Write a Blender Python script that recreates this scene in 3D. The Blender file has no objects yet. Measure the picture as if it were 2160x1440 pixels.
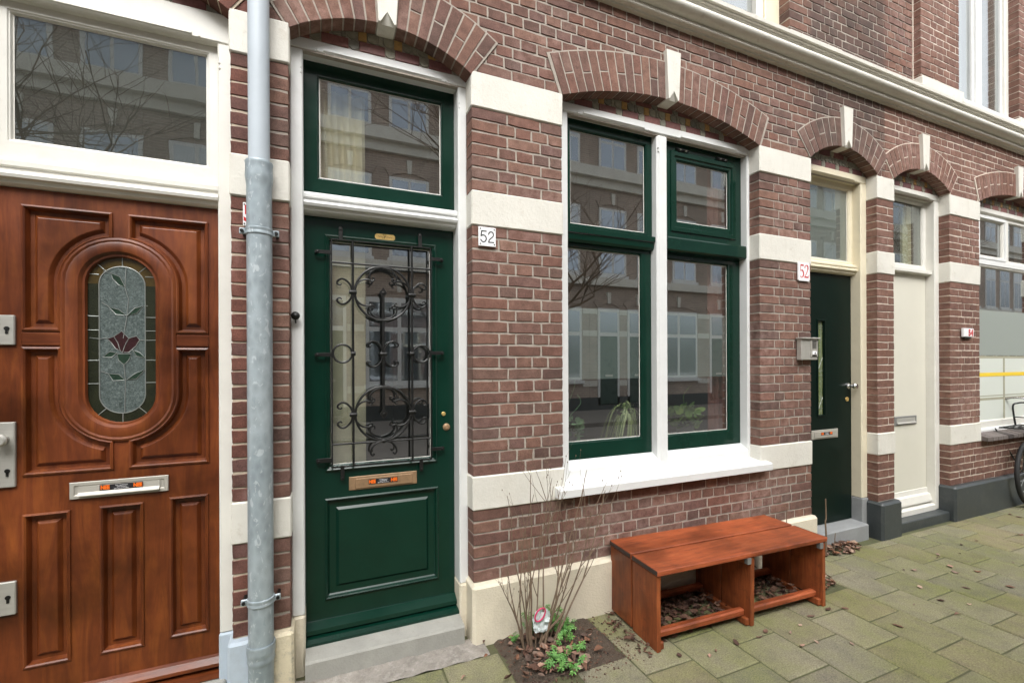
import bpy, bmesh, math, random
from mathutils import Vector, Matrix
import numpy as np

random.seed(7)
R = math.radians
scene = bpy.context.scene
COL = scene.collection

# ------------------------------------------------------------------ camera, sky, sun, exposure
FPX, YAW, CAM_D, CAM_H = 950.0, 0.3987, 2.3428, 1.5235
cam_data = bpy.data.cameras.new('camera')
cam = bpy.data.objects.new('camera', cam_data)
COL.objects.link(cam)
cam_data.sensor_width = 36.0
cam_data.sensor_fit = 'HORIZONTAL'
cam_data.lens = FPX / 2160.0 * 36.0
cam_data.shift_y = 44.0 / 2160.0
cam_data.clip_start = 0.05
cam_data.clip_end = 400.0
cam.matrix_world = (Matrix.Translation((0, -CAM_D, CAM_H)) @ Matrix.Rotation(-YAW, 4, 'Z')
                    @ Matrix.Rotation(R(90), 4, 'X') @ Matrix.Rotation(-0.0043, 4, 'Z'))
scene.camera = cam

SUN_EL, SUN_AZ = R(50), R(195)      # azimuth measured clockwise from +Y
world = bpy.data.worlds.new('World')
scene.world = world
world.use_nodes = True
wn = world.node_tree
for n in list(wn.nodes):
    wn.nodes.remove(n)
sky = wn.nodes.new('ShaderNodeTexSky')
sky.sky_type = 'NISHITA'
sky.sun_disc = False
sky.sun_elevation = SUN_EL
sky.sun_rotation = SUN_AZ
sky.air_density = 1.0
sky.dust_density = 6.0
sky.ozone_density = 1.0
hs = wn.nodes.new('ShaderNodeHueSaturation')
hs.inputs['Saturation'].default_value = 0.12
bg = wn.nodes.new('ShaderNodeBackground')
bg.inputs['Strength'].default_value = 0.15
wo = wn.nodes.new('ShaderNodeOutputWorld')
wn.links.new(sky.outputs[0], hs.inputs['Color'])
wn.links.new(hs.outputs[0], bg.inputs['Color'])
wn.links.new(bg.outputs[0], wo.inputs['Surface'])

sun_data = bpy.data.lights.new('sun', 'SUN')
sun_data.energy = 0.6
sun_data.angle = R(60)
sun_data.color = (1.0, 0.985, 0.96)
sun = bpy.data.objects.new('sun', sun_data)
COL.objects.link(sun)
sd = Vector((math.sin(SUN_AZ) * math.cos(SUN_EL), math.cos(SUN_AZ) * math.cos(SUN_EL), math.sin(SUN_EL)))
sun.rotation_euler = (-sd).to_track_quat('-Z', 'Y').to_euler()

vs = scene.view_settings
vs.view_transform = 'Standard'
vs.look = 'None'
vs.gamma = 1.0
vs.exposure = 1.27
vs.use_curve_mapping = False
scene.render.engine = 'CYCLES'
cy = scene.cycles
cy.use_denoising = True
cy.max_bounces = 8
cy.diffuse_bounces = 5
cy.glossy_bounces = 5
cy.transparent_max_bounces = 16
cy.caustics_reflective = False
cy.caustics_refractive = False
cy.sample_clamp_indirect = 8.0


def project(x, y, z):
    Y = y + CAM_D
    r = x * math.cos(YAW) - Y * math.sin(YAW)
    w = x * math.sin(YAW) + Y * math.cos(YAW)
    if w < 0.05:
        return None
    return 1080 + FPX * r / w, 764 - FPX * (z - CAM_H) / w


# ------------------------------------------------------------------ materials
def srgb(r, g, b):
    def f(c):
        c = c / 255.0
        return c / 12.92 if c <= 0.04045 else ((c + 0.055) / 1.055) ** 2.4
    return (f(r), f(g), f(b))


class NT:
    def __init__(self, name):
        self.m = bpy.data.materials.new(name)
        self.m.use_nodes = True
        self.t = self.m.node_tree
        for n in list(self.t.nodes):
            self.t.nodes.remove(n)
        self.out = self.n('OutputMaterial')

    def n(self, kind, **kw):
        nd = self.t.nodes.new('ShaderNode' + kind)
        for k, v in kw.items():
            setattr(nd, k, v)
        return nd

    def l(self, a, b):
        self.t.links.new(a, b)

    def pos(self, scale=(1, 1, 1), obj=False):
        if obj:
            g = self.n('TexCoord').outputs['Object']
        else:
            g = self.n('NewGeometry').outputs['Position']
        mp = self.n('Mapping')
        mp.inputs['Scale'].default_value = scale
        self.l(g, mp.inputs['Vector'])
        return mp.outputs[0]

    def noise(self, vec, scale, detail=4, rough=0.55, dist=0.0):
        nd = self.n('TexNoise')
        nd.inputs['Scale'].default_value = scale
        nd.inputs['Detail'].default_value = detail
        nd.inputs['Roughness'].default_value = rough
        nd.inputs['Distortion'].default_value = dist
        self.l(vec, nd.inputs['Vector'])
        return nd.outputs['Fac']

    def ramp(self, fac, stops):
        nd = self.n('ValToRGB')
        els = nd.color_ramp.elements
        while len(els) < len(stops):
            els.new(0.5)
        for e, (p, c) in zip(els, stops):
            e.position = p
            e.color = (c[0], c[1], c[2], 1) if hasattr(c, '__len__') else (c, c, c, 1)
        self.l(fac, nd.inputs['Fac'])
        return nd.outputs['Color']

    def mix(self, fac, a, b, mode='MIX'):
        nd = self.n('Mix', data_type='RGBA', blend_type=mode)
        for sock, v in ((nd.inputs[0], fac), (nd.inputs[6], a), (nd.inputs[7], b)):
            if isinstance(v, (int, float)):
                sock.default_value = v
            elif isinstance(v, tuple):
                sock.default_value = (v[0], v[1], v[2], 1)
            else:
                self.l(v, sock)
        return nd.outputs[2]

    def math(self, op, a, b=0.0):
        nd = self.n('Math', operation=op)
        for sock, v in ((nd.inputs[0], a), (nd.inputs[1], b)):
            if isinstance(v, (int, float)):
                sock.default_value = v
            else:
                self.l(v, sock)
        return nd.outputs[0]

    def bsdf(self, col, rough=0.6, metal=0.0, coat=0.0, spec=0.5, bump=None, bstr=0.2, bdist=0.003):
        p = self.n('BsdfPrincipled')
        if isinstance(col, tuple):
            p.inputs['Base Color'].default_value = (col[0], col[1], col[2], 1)
        else:
            self.l(col, p.inputs['Base Color'])
        if isinstance(rough, (int, float)):
            p.inputs['Roughness'].default_value = rough
        else:
            self.l(rough, p.inputs['Roughness'])
        p.inputs['Metallic'].default_value = metal
        p.inputs['Coat Weight'].default_value = coat
        p.inputs['Coat Roughness'].default_value = 0.12
        p.inputs['Specular IOR Level'].default_value = spec
        if bump is not None:
            b = self.n('Bump')
            b.inputs['Strength'].default_value = bstr
            b.inputs['Distance'].default_value = bdist
            self.l(bump, b.inputs['Height'])
            self.l(b.outputs[0], p.inputs['Normal'])
        self.l(p.outputs[0], self.out.inputs['Surface'])
        return p


def plain(name, col, rough=0.6, var=0.12, scale=6.0, fine=80.0, bstr=0.15, metal=0.0, coat=0.0,
          spec=0.5, stretch=(1, 1, 1), dirt=0.0, dirtcol=(0.08, 0.07, 0.05), obj=False, bdist=0.003):
    t = NT(name)
    v = t.pos(stretch, obj)
    n1 = t.noise(v, scale, 5, 0.6)
    n2 = t.noise(v, fine, 4, 0.6)
    lo = tuple(c * (1 - var) for c in col)
    hi = tuple(min(1, c * (1 + var)) for c in col)
    c = t.ramp(n1, [(0.3, lo), (0.7, hi)])
    c = t.mix(0.35 * min(1, var * 4), c, t.ramp(n2, [(0.3, lo), (0.7, hi)]))
    if dirt > 0:
        n3 = t.noise(v, scale * 2.3, 8, 0.7)
        c = t.mix(t.math('MULTIPLY', t.ramp(n3, [(0.52, 0.0), (0.75, 1.0)]), dirt), c, dirtcol)
    rr = t.ramp(n1, [(0.3, max(0, rough - 0.06)), (0.7, min(1, rough + 0.06))])
    t.bsdf(c, rr, metal, coat, spec, n2, bstr, bdist)
    return t.m


def painted_stone(name, col):
    t = NT(name)
    v = t.pos()
    vs_ = t.pos((4, 4, 0.9))
    n1 = t.noise(v, 4, 5, 0.6)
    n2 = t.noise(v, 60, 6, 0.7)
    n3 = t.noise(vs_, 2.2, 6, 0.65)
    n4 = t.noise(v, 11, 8, 0.75)
    c = t.ramp(n1, [(0.3, tuple(x * 0.93 for x in col)), (0.7, tuple(min(1, x * 1.04) for x in col))])
    c = t.mix(t.ramp(n3, [(0.52, 0.0), (0.80, 0.32)]), c, (0.44, 0.40, 0.32))
    c = t.mix(t.ramp(n4, [(0.58, 0.0), (0.66, 0.55)]), c, (0.50, 0.46, 0.38))
    c = t.mix(t.ramp(n4, [(0.27, 0.55), (0.31, 0.0)]), c, (0.30, 0.27, 0.22))
    t.bsdf(c, 0.62, 0, 0, 0.4, t.mix(0.5, n4, n2), 0.8, 0.006)
    return t.m


def brick_mat(name, cols, soot=None, pale=None):
    t = NT(name)
    at = t.n('Attribute', attribute_name='rnd')
    oi = t.n('ObjectInfo')
    rnd = t.math('FRACT', t.math('ADD', at.outputs['Fac'], oi.outputs['Random']))
    stops = [(i / (len(cols) - 1), c) for i, c in enumerate(cols)]
    base = t.ramp(rnd, stops)
    v = t.pos()
    n1 = t.noise(v, 18, 6, 0.65)
    n2 = t.noise(v, 160, 5, 0.7)
    n3 = t.noise(v, 1.1, 5, 0.6)
    n5 = t.noise(v, 430, 3, 0.6)
    base = t.mix(1.0, base, t.ramp(n5, [(0.3, 0.68), (0.7, 1.3)]), 'MULTIPLY')
    c = t.mix(1.0, base, t.ramp(n1, [(0.25, 0.62), (0.75, 1.34)]), 'MULTIPLY')
    c = t.mix(1.0, c, t.ramp(n2, [(0.3, 0.74), (0.7, 1.2)]), 'MULTIPLY')
    # pale lime bloom, in patches
    bloom = t.math('MULTIPLY', t.ramp(n3, [(0.5, 0.0), (0.68, 0.5)]), t.ramp(n1, [(0.4, 0.0), (0.7, 0.8)]))
    c = t.mix(bloom, c, (0.36, 0.28, 0.26))
    c = t.mix(0.8, c, t.ramp(n3, [(0.3, 0.72), (0.7, 1.2)]), 'MULTIPLY')
    # dark pits
    c = t.mix(t.ramp(n2, [(0.24, 0.7), (0.32, 0.0)]), c, (0.03, 0.02, 0.02))
    if soot:
        x0, x1, z0 = soot
        sp = t.n('SeparateXYZ')
        t.l(t.n('NewGeometry').outputs['Position'], sp.inputs[0])
        n4 = t.noise(v, 2.6, 6, 0.7)
        mr = lambda s, a, b: t.ramp(t.math('MULTIPLY', t.math('SUBTRACT', s, a), 1.0 / (b - a)), [(0.0, 0.0), (1.0, 1.0)])
        k = t.math('MULTIPLY', mr(sp.outputs['X'], x0 - 0.05, x0 + 0.05), mr(sp.outputs['X'], x1 + 0.06, x1 - 0.03))
        k = t.math('MULTIPLY', k, mr(sp.outputs['Z'], z0, z0 + 0.3))
        k = t.math('MULTIPLY', k, t.ramp(n4, [(0.3, 0.35), (0.66, 1.0)]))
        c = t.mix(t.math('MULTIPLY', k, 0.95), c, t.mix(0.8, c, (0.050, 0.043, 0.038)))
    hgt = t.mix(0.5, n1, n2)
    t.bsdf(c, 0.85, 0, 0, 0.25, hgt, 0.55, 0.004)
    return t.m


def wood_mat(name, c_dark, c_mid, c_light, rough=0.35, coat=0.3, stretch=(14, 14, 1.2), scale=3.0, worn=0.0, bstr=0.15):
    t = NT(name)
    v = t.pos(stretch)
    n1 = t.noise(v, scale, 8, 0.62, 1.2)
    v2 = t.pos((1, 1, 1))
    n2 = t.noise(v2, 3.2, 4, 0.6)
    n3 = t.noise(v, scale * 9, 5, 0.7)
    c = t.ramp(n1, [(0.28, c_dark), (0.5, c_mid), (0.74, c_light)])
    c = t.mix(0.8, c, t.ramp(n2, [(0.32, 0.22), (0.5, 0.5), (0.7, 0.78)]), 'OVERLAY')
    c = t.mix(0.18, c, t.ramp(n3, [(0.3, 0.3), (0.7, 0.7)]), 'OVERLAY')
    if worn > 0:
        n4 = t.noise(v2, 14, 8, 0.75)
        c = t.mix(t.ramp(n4, [(0.56, 0.0), (0.72, worn)]), c, (0.035, 0.018, 0.014))
    t.bsdf(c, t.ramp(n2, [(0.3, rough - 0.06), (0.7, rough + 0.1)]), 0, coat, 0.35, n3, bstr, 0.0015)
    return t.m


def glass_mat(name, tint=(0.97, 0.99, 0.98), f0=0.21, wave=0.0, wscale=5.0, dust=0.0):
    """thin pane: see-through, with a mirror share that grows towards grazing view"""
    t = NT(name)
    tr = t.n('BsdfTransparent')
    tr.inputs[0].default_value = (*tint, 1)
    gl = t.n('BsdfAnisotropic')
    gl.inputs['Color'].default_value = (0.95, 0.98, 1.0, 1)
    gl.inputs['Roughness'].default_value = 0.0
    lw = t.n('LayerWeight')
    lw.inputs['Blend'].default_value = 0.5
    fac = t.math('ADD', f0, t.math('MULTIPLY', t.math('POWER', lw.outputs['Facing'], 4.0), 1 - f0))
    if wave > 0:
        b = t.n('Bump')
        b.inputs['Strength'].default_value = wave
        b.inputs['Distance'].default_value = 0.02
        t.l(t.noise(t.pos((1.6, 1, 1)), wscale, 2, 0.5), b.inputs['Height'])
        t.l(b.outputs[0], gl.inputs['Normal'])
    mx = t.n('MixShader')
    t.l(fac, mx.inputs[0])
    t.l(tr.outputs[0], mx.inputs[1])
    t.l(gl.outputs[0], mx.inputs[2])
    last = mx
    if dust > 0:
        df = t.n('BsdfDiffuse')
        df.inputs[0].default_value = (0.46, 0.50, 0.45, 1)
        m2 = t.n('MixShader')
        n = t.noise(t.pos(), 5, 6, 0.65)
        t.l(t.math('MULTIPLY', t.ramp(n, [(0.25, 0.6), (0.75, 1.0)]), dust), m2.inputs[0])
        t.l(mx.outputs[0], m2.inputs[1])
        t.l(df.outputs[0], m2.inputs[2])
        last = m2
    t.l(last.outputs[0], t.out.inputs['Surface'])
    return t.m


def film_mat(name, col, opacity):
    t = NT(name)
    tr = t.n('BsdfTransparent')
    df = t.n('BsdfDiffuse')
    df.inputs[0].default_value = (*col, 1)
    tl = t.n('BsdfTranslucent')
    tl.inputs[0].default_value = (*col, 1)
    a = t.n('MixShader')
    a.inputs[0].default_value = 0.4
    t.l(df.outputs[0], a.inputs[1])
    t.l(tl.outputs[0], a.inputs[2])
    mx = t.n('MixShader')
    mx.inputs[0].default_value = opacity
    t.l(tr.outputs[0], mx.inputs[1])
    t.l(a.outputs[0], mx.inputs[2])
    t.l(mx.outputs[0], t.out.inputs['Surface'])
    return t.m


def rnd_mat(name, cols, rough=0.8, scale=40, bstr=0.3, amount=0.5, spec=0.3, trans=0.0):
    """colour picked per piece (object random or the 'rnd' attribute)"""
    t = NT(name)
    at = t.n('Attribute', attribute_name='rnd')
    oi = t.n('ObjectInfo')
    rnd = t.math('FRACT', t.math('ADD', at.outputs['Fac'], oi.outputs['Random']))
    base = t.ramp(rnd, [(i / (len(cols) - 1), c) for i, c in enumerate(cols)])
    n = t.noise(t.pos(), scale, 5, 0.65)
    c = t.mix(amount, base, t.ramp(n, [(0.25, 0.25), (0.75, 0.8)]), 'OVERLAY')
    t.bsdf(c, rough, 0, 0, spec, n, bstr, 0.002)
    return t.m


def paving_mat(name):
    t = NT(name)
    at = t.n('Attribute', attribute_name='rnd')
    oi = t.n('ObjectInfo')
    rnd = t.math('FRACT', t.math('ADD', at.outputs['Fac'], oi.outputs['Random']))
    base = t.ramp(rnd, [(0.0, srgb(128, 123, 106)), (0.25, srgb(140, 134, 111)), (0.5, srgb(121, 117, 103)),
                        (0.75, srgb(143, 131, 109)), (1.0, srgb(132, 128, 110))])
    v = t.pos()
    big = t.noise(v, 1.4, 5, 0.6)
    mid = t.noise(v, 9, 7, 0.7)
    fine = t.noise(v, 140, 5, 0.7)
    grit = t.noise(v, 320, 3, 0.6)
    alg = t.math('ADD', t.math('MULTIPLY', big, 0.55), t.math('MULTIPLY', mid, 0.35))
    alg = t.math('ADD', alg, t.math('MULTIPLY', rnd, 0.10))
    # greener close to the facade, where the paving stays damp
    sp = t.n('SeparateXYZ')
    t.l(t.n('NewGeometry').outputs['Position'], sp.inputs[0])
    c = t.mix(t.ramp(alg, [(0.40, 0.0), (0.62, 0.8)]), base, srgb(108, 112, 62))
    c = t.mix(t.ramp(mid, [(0.56, 0.0), (0.75, 0.5)]), c, srgb(92, 89, 72))
    c = t.mix(0.75, c, t.ramp(fine, [(0.3, 0.2), (0.72, 0.78)]), 'OVERLAY')
    c = t.mix(0.6, c, t.ramp(mid, [(0.28, 0.45), (0.72, 1.4)]), 'MULTIPLY')
    c = t.mix(t.ramp(grit, [(0.66, 0.0), (0.72, 0.35)]), c, (0.42, 0.40, 0.34))
    c = t.mix(t.ramp(grit, [(0.28, 0.55), (0.35, 0.0)]), c, (0.05, 0.05, 0.04))
    t.bsdf(c, 0.9, 0, 0, 0.2, t.mix(0.5, mid, fine), 0.5, 0.004)
    return t.m


MAT = {}
MAT['brick52'] = brick_mat('brick_red_mauve', [srgb(106, 79, 71), srgb(124, 92, 79), srgb(113, 87, 78), srgb(126, 94, 81),
                                              srgb(110, 84, 77), srgb(121, 87, 75), srgb(97, 76, 69), srgb(120, 95, 85), srgb(116, 87, 76), srgb(131, 100, 86)], soot=(3.53, 4.50, 3.05))
MAT['brick54'] = brick_mat('brick_red_brown', [srgb(116, 87, 76), srgb(124, 91, 78), srgb(110, 82, 72), srgb(126, 94, 81), srgb(117, 86, 76)])
MAT['brick50'] = brick_mat('brick_deep_red', [srgb(102, 67, 59), srgb(113, 73, 62), srgb(95, 68, 61), srgb(108, 70, 60), srgb(100, 73, 68)])
MAT['mortar52'] = plain('mortar_grey', srgb(163, 154, 143), 0.95, 0.2, 22, 260, 0.6, dirt=0.45, dirtcol=(0.2, 0.17, 0.14))
MAT['mortar54'] = plain('mortar_white', srgb(204, 192, 178), 0.95, 0.2, 22, 260, 0.6, dirt=0.5, dirtcol=(0.2, 0.14, 0.12))
MAT['mortar50'] = plain('mortar_beige', srgb(186, 172, 152), 0.95, 0.16, 30, 260, 0.5, dirt=0.25, dirtcol=(0.2, 0.17, 0.14))
MAT['stone'] = painted_stone('cream_stone_paint', srgb(213, 210, 200))
MAT['plinth'] = plain('cream_render', srgb(212, 203, 182), 0.85, 0.09, 4, 90, 0.7, dirt=0.3, dirtcol=(0.36, 0.31, 0.23), bdist=0.006)
MAT['plinth_peel'] = plain('peeling_cream_render', srgb(208, 197, 170), 0.85, 0.12, 7, 90, 0.6, dirt=0.9, dirtcol=(0.14, 0.14, 0.13), bdist=0.006)
MAT['plinth_blue'] = plain('blue_grey_render', srgb(172, 184, 194), 0.75, 0.08, 6, 90, 0.4, dirt=0.3, dirtcol=(0.3, 0.3, 0.3))
MAT['plinth_dark'] = plain('dark_plinth_paint', srgb(58, 63, 64), 0.45, 0.2, 5, 60, 0.3, dirt=0.25, dirtcol=(0.14, 0.14, 0.13), bdist=0.004)
MAT['white'] = plain('white_gloss_paint', srgb(216, 217, 215), 0.38, 0.03, 7, 120, 0.1, dirt=0.16, dirtcol=(0.42, 0.40, 0.35))
MAT['offwhite'] = plain('off_white_paint', srgb(214, 212, 204), 0.4, 0.04, 7, 120, 0.1, dirt=0.16, dirtcol=(0.40, 0.37, 0.31))
MAT['cream'] = plain('cream_paint', srgb(216, 207, 182), 0.4, 0.04, 7, 120, 0.1, dirt=0.16, dirtcol=(0.38, 0.34, 0.27))
MAT['green'] = plain('dark_green_gloss_paint', (0.0026, 0.0245, 0.0150), 0.2, 0.14, 5, 140, 0.05, coat=0.12, spec=0.3)
MAT['black_paint'] = plain('black_green_paint', (0.003, 0.010, 0.007), 0.36, 0.2, 6, 120, 0.06, coat=0.0, spec=0.14)
MAT['white_door'] = plain('pale_door_paint', srgb(208, 205, 191), 0.4, 0.03, 3, 150, 0.04)
MAT['mahogany'] = wood_mat('varnished_mahogany', (0.075, 0.0165, 0.005), (0.124, 0.030, 0.0075), (0.19, 0.053, 0.011), 0.38, 0.06, (7, 7, 0.9), 2.6, 0.0, 0.05)
MAT['mahogany_h'] = wood_mat('varnished_mahogany_rail', (0.075, 0.0165, 0.005), (0.118, 0.028, 0.0075), (0.18, 0.049, 0.011), 0.38, 0.06, (0.9, 7, 7), 2.6, 0.0, 0.05)
MAT['bench_top'] = wood_mat('red_stained_plank', (0.17, 0.038, 0.014), (0.27, 0.063, 0.021), (0.35, 0.095, 0.034), 0.5, 0.04, (1.2, 12, 12), 3.0, 0.5, 0.3)
MAT['bench_side'] = wood_mat('red_stained_board', (0.13, 0.033, 0.011), (0.22, 0.056, 0.017), (0.30, 0.090, 0.026), 0.5, 0.04, (12, 12, 1.2), 3.0, 0.6, 0.3)
MAT['glass'] = glass_mat('window_glass', f0=0.30, dust=0.008)
MAT['glass_old'] = glass_mat('wavy_old_glass', (0.92, 0.95, 0.92), 0.19, 0.012, 4.0, 0.045)
MAT['film'] = film_mat('frosted_film', (0.62, 0.72, 0.68), 0.42)
MAT['film54'] = film_mat('grey_frosted_film', (0.50, 0.54, 0.50), 0.78)
MAT['film54b'] = film_mat('pale_frosted_film', (0.86, 0.89, 0.83), 0.9)
MAT['film_beige'] = film_mat('beige_curtain_hem', (0.60, 0.58, 0.46), 0.7)
MAT['frost'] = film_mat('frosted_glass', (0.58, 0.62, 0.62), 0.8)
MAT['iron'] = plain('wrought_iron', (0.018, 0.018, 0.017), 0.42, 0.25, 30, 200, 0.25, metal=0.5)
MAT['steel'] = plain('satin_steel', (0.44, 0.43, 0.39), 0.42, 0.06, 12, 200, 0.05, metal=0.35, stretch=(1, 1, 8))
MAT['grey_metal'] = plain('grey_metal', srgb(132, 132, 130), 0.45, 0.06, 12, 200, 0.05, metal=0.3)
MAT['sill_tile'] = rnd_mat('weathered_sill_tile', [srgb(92, 86, 84), srgb(112, 104, 100), srgb(80, 74, 72), srgb(124, 114, 108)], 0.7, 30, 0.4)
MAT['alu'] = plain('anodised_letter_plate', (0.43, 0.41, 0.36), 0.42, 0.05, 12, 200, 0.05, metal=0.3)
MAT['brass'] = plain('worn_brass', (0.30, 0.19, 0.105), 0.5, 0.22, 18, 120, 0.2, metal=0.3, dirt=0.4, dirtcol=(0.02, 0.05, 0.03))
MAT['brass_plate'] = plain('polished_brass', (0.72, 0.50, 0.18), 0.3, 0.1, 20, 100, 0.1, metal=0.6)
MAT['pvc'] = plain('grey_pvc', srgb(176, 185, 192), 0.4, 0.04, 5, 80, 0.05)
MAT['stone_step'] = plain('grey_blue_stone', srgb(150, 149, 142), 0.8, 0.12, 8, 120, 0.5, dirt=0.45, dirtcol=(0.22, 0.21, 0.18), bdist=0.005)
MAT['stone_blue'] = plain('bluestone', srgb(138, 140, 140), 0.7, 0.14, 8, 120, 0.4, dirt=0.25, dirtcol=(0.2, 0.2, 0.2), bdist=0.004)
MAT['mortar_ground'] = plain('rough_mortar', srgb(140, 134, 126), 0.95, 0.35, 12, 90, 0.9, dirt=0.8, dirtcol=(0.46, 0.43, 0.39), bdist=0.01)
MAT['paving'] = paving_mat('algae_paving_tile')
MAT['joint'] = plain('mossy_joint', srgb(84, 84, 58), 0.95, 0.3, 9, 120, 0.8, dirt=0.6, dirtcol=srgb(70, 92, 36), bdist=0.006)
MAT['soil'] = plain('dark_soil', srgb(84, 72, 60), 0.95, 0.4, 14, 110, 1.0, dirt=0.35, dirtcol=(0.16, 0.13, 0.10), bdist=0.02)
MAT['leaf'] = rnd_mat('dead_leaf', [srgb(74, 54, 46), srgb(112, 84, 70), srgb(160, 128, 110), srgb(88, 68, 58), srgb(132, 92, 68), srgb(62, 48, 44), srgb(176, 150, 130)], 0.75)
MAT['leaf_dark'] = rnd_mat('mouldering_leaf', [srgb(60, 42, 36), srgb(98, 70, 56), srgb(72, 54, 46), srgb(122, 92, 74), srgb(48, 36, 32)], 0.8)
MAT['weed'] = rnd_mat('weed_leaf', [srgb(72, 118, 56), srgb(104, 148, 84), srgb(88, 134, 60), srgb(120, 160, 92)], 0.6, 60, 0.2, 0.4)
MAT['twig'] = plain('bare_twig', srgb(112, 94, 76), 0.85, 0.25, 25, 160, 0.4)
MAT['purple'] = rnd_mat('purple_glazed_brick', [srgb(118, 80, 78), srgb(132, 90, 84), srgb(108, 76, 76)], 0.5, 60, 0.2)
MAT['greytile'] = rnd_mat('grey_green_tile', [srgb(136, 132, 118), srgb(150, 146, 130), srgb(124, 122, 112)], 0.5, 60, 0.2)
MAT['ochre'] = rnd_mat('ochre_tile', [srgb(186, 148, 92), srgb(172, 136, 84), srgb(192, 156, 104)], 0.5, 60, 0.2)
MAT['sign_white'] = plain('white_enamel', srgb(236, 236, 236), 0.25, 0.02, 20, 100, 0.03)
MAT['sign_black'] = plain('black_enamel', (0.02, 0.02, 0.022), 0.3, 0.05, 20, 100, 0.03)
MAT['sign_red'] = plain('red_enamel', srgb(188, 36, 40), 0.35, 0.15, 60, 200, 0.03)
MAT['orange'] = plain('orange_print', srgb(240, 110, 24), 0.5, 0.03, 20, 100, 0.02)
MAT['curtain'] = plain('cream_curtain', srgb(232, 222, 190), 0.9, 0.05, 10, 300, 0.2)
MAT['curtain_dark'] = plain('brown_curtain', srgb(140, 92, 82), 0.9, 0.2, 8, 300, 0.2)
MAT['curtain_net'] = film_mat('net_curtain', (0.86, 0.88, 0.84), 0.86)
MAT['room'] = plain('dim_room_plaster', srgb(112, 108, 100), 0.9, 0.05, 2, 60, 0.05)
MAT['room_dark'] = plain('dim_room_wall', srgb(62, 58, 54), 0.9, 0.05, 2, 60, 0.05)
MAT['yellow'] = plain('yellow_tape', srgb(228, 196, 60), 0.5, 0.04, 10, 100, 0.03)
MAT['rubber'] = plain('black_rubber', (0.02, 0.02, 0.02), 0.7, 0.2, 30, 200, 0.3)
MAT['frame_black'] = plain('black_bike_paint', (0.012, 0.014, 0.014), 0.3, 0.15, 20, 200, 0.05, coat=0.3)
MAT['chrome'] = plain('chrome', (0.75, 0.75, 0.74), 0.2, 0.04, 20, 200, 0.05, metal=1.0)


def zinc_mat():
    t = NT('galvanised_steel')
    v = t.pos((1, 1, 0.55))
    vo = t.n('TexVoronoi')
    vo.inputs['Scale'].default_value = 34
    t.l(v, vo.inputs['Vector'])
    n = t.noise(v, 44, 5, 0.6, 0.8)
    n2 = t.noise(v, 4, 4, 0.6)
    c = t.ramp(n2, [(0.3, srgb(136, 148, 154)), (0.7, srgb(164, 174, 178))])
    c = t.mix(0.3, c, t.ramp(vo.outputs['Distance'], [(0.0, 0.25), (0.7, 0.75)]), 'OVERLAY')
    c = t.mix(t.ramp(n, [(0.60, 0.0), (0.63, 0.5)]), c, srgb(206, 214, 216))
    c = t.mix(t.ramp(n, [(0.34, 0.25), (0.38, 0.0)]), c, srgb(120, 134, 140))
    t.bsdf(c, t.ramp(n, [(0.3, 0.35), (0.7, 0.55)]), 0.25, 0, 0.5, n, 0.08, 0.002)
    return t.m


def leaded_mat(name, cols, scale):
    t = NT(name)
    n = t.noise(t.pos(), scale, 6, 0.75, 1.5)
    c = t.ramp(n, [(i / (len(cols) - 1) * 0.5 + 0.25, c) for i, c in enumerate(cols)])
    t.bsdf(c, 0.12, 0, 0.3, 0.6, n, 0.5, 0.003)
    return t.m


MAT['zinc'] = zinc_mat()
MAT['lead_clear'] = leaded_mat('streaky_leaded_glass', [srgb(34, 42, 40), srgb(78, 88, 86), srgb(128, 138, 136)], 75)
MAT['lead_amber'] = leaded_mat('amber_leaded_glass', [srgb(44, 36, 18), srgb(84, 68, 34)], 12)
MAT['lead_dark'] = leaded_mat('dark_olive_leaded_glass', [srgb(22, 26, 18), srgb(44, 46, 30)], 12)
MAT['lead_red'] = leaded_mat('plum_leaded_glass', [srgb(34, 18, 20), srgb(58, 32, 34)], 20)
MAT['lead_green'] = leaded_mat('green_leaded_glass', [srgb(24, 40, 32), srgb(46, 66, 52)], 20)
MAT['lead_came'] = plain('lead_came', srgb(136, 140, 136), 0.4, 0.06, 20, 100, 0.05, metal=0.4)
MAT['stripe_glass'] = leaded_mat('striped_leaded_glass', [srgb(40, 84, 84), srgb(110, 120, 70), srgb(150, 158, 150)], 30)


def opp_brick_mat():
    t = NT('far_brick')
    br = t.n('TexBrick')
    br.inputs['Color1'].default_value = (*srgb(150, 134, 124), 1)
    br.inputs['Color2'].default_value = (*srgb(164, 146, 134), 1)
    br.inputs['Mortar'].default_value = (*srgb(176, 166, 152), 1)
    br.inputs['Scale'].default_value = 1.0
    br.inputs['Brick Width'].default_value = 0.21
    br.inputs['Row Height'].default_value = 0.065
    br.inputs['Mortar Size'].default_value = 0.008
    sp = t.n('SeparateXYZ')
    cb = t.n('CombineXYZ')
    t.l(t.n('NewGeometry').outputs['Position'], sp.inputs[0])
    t.l(sp.outputs['X'], cb.inputs['X'])
    t.l(sp.outputs['Z'], cb.inputs['Y'])
    t.l(cb.outputs[0], br.inputs['Vector'])
    c = t.mix(0.4, br.outputs['Color'], t.ramp(t.noise(t.pos(), 1.2, 5, 0.6), [(0.3, 0.3), (0.7, 0.7)]), 'OVERLAY')
    t.bsdf(c, 0.9)
    return t.m


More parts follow.
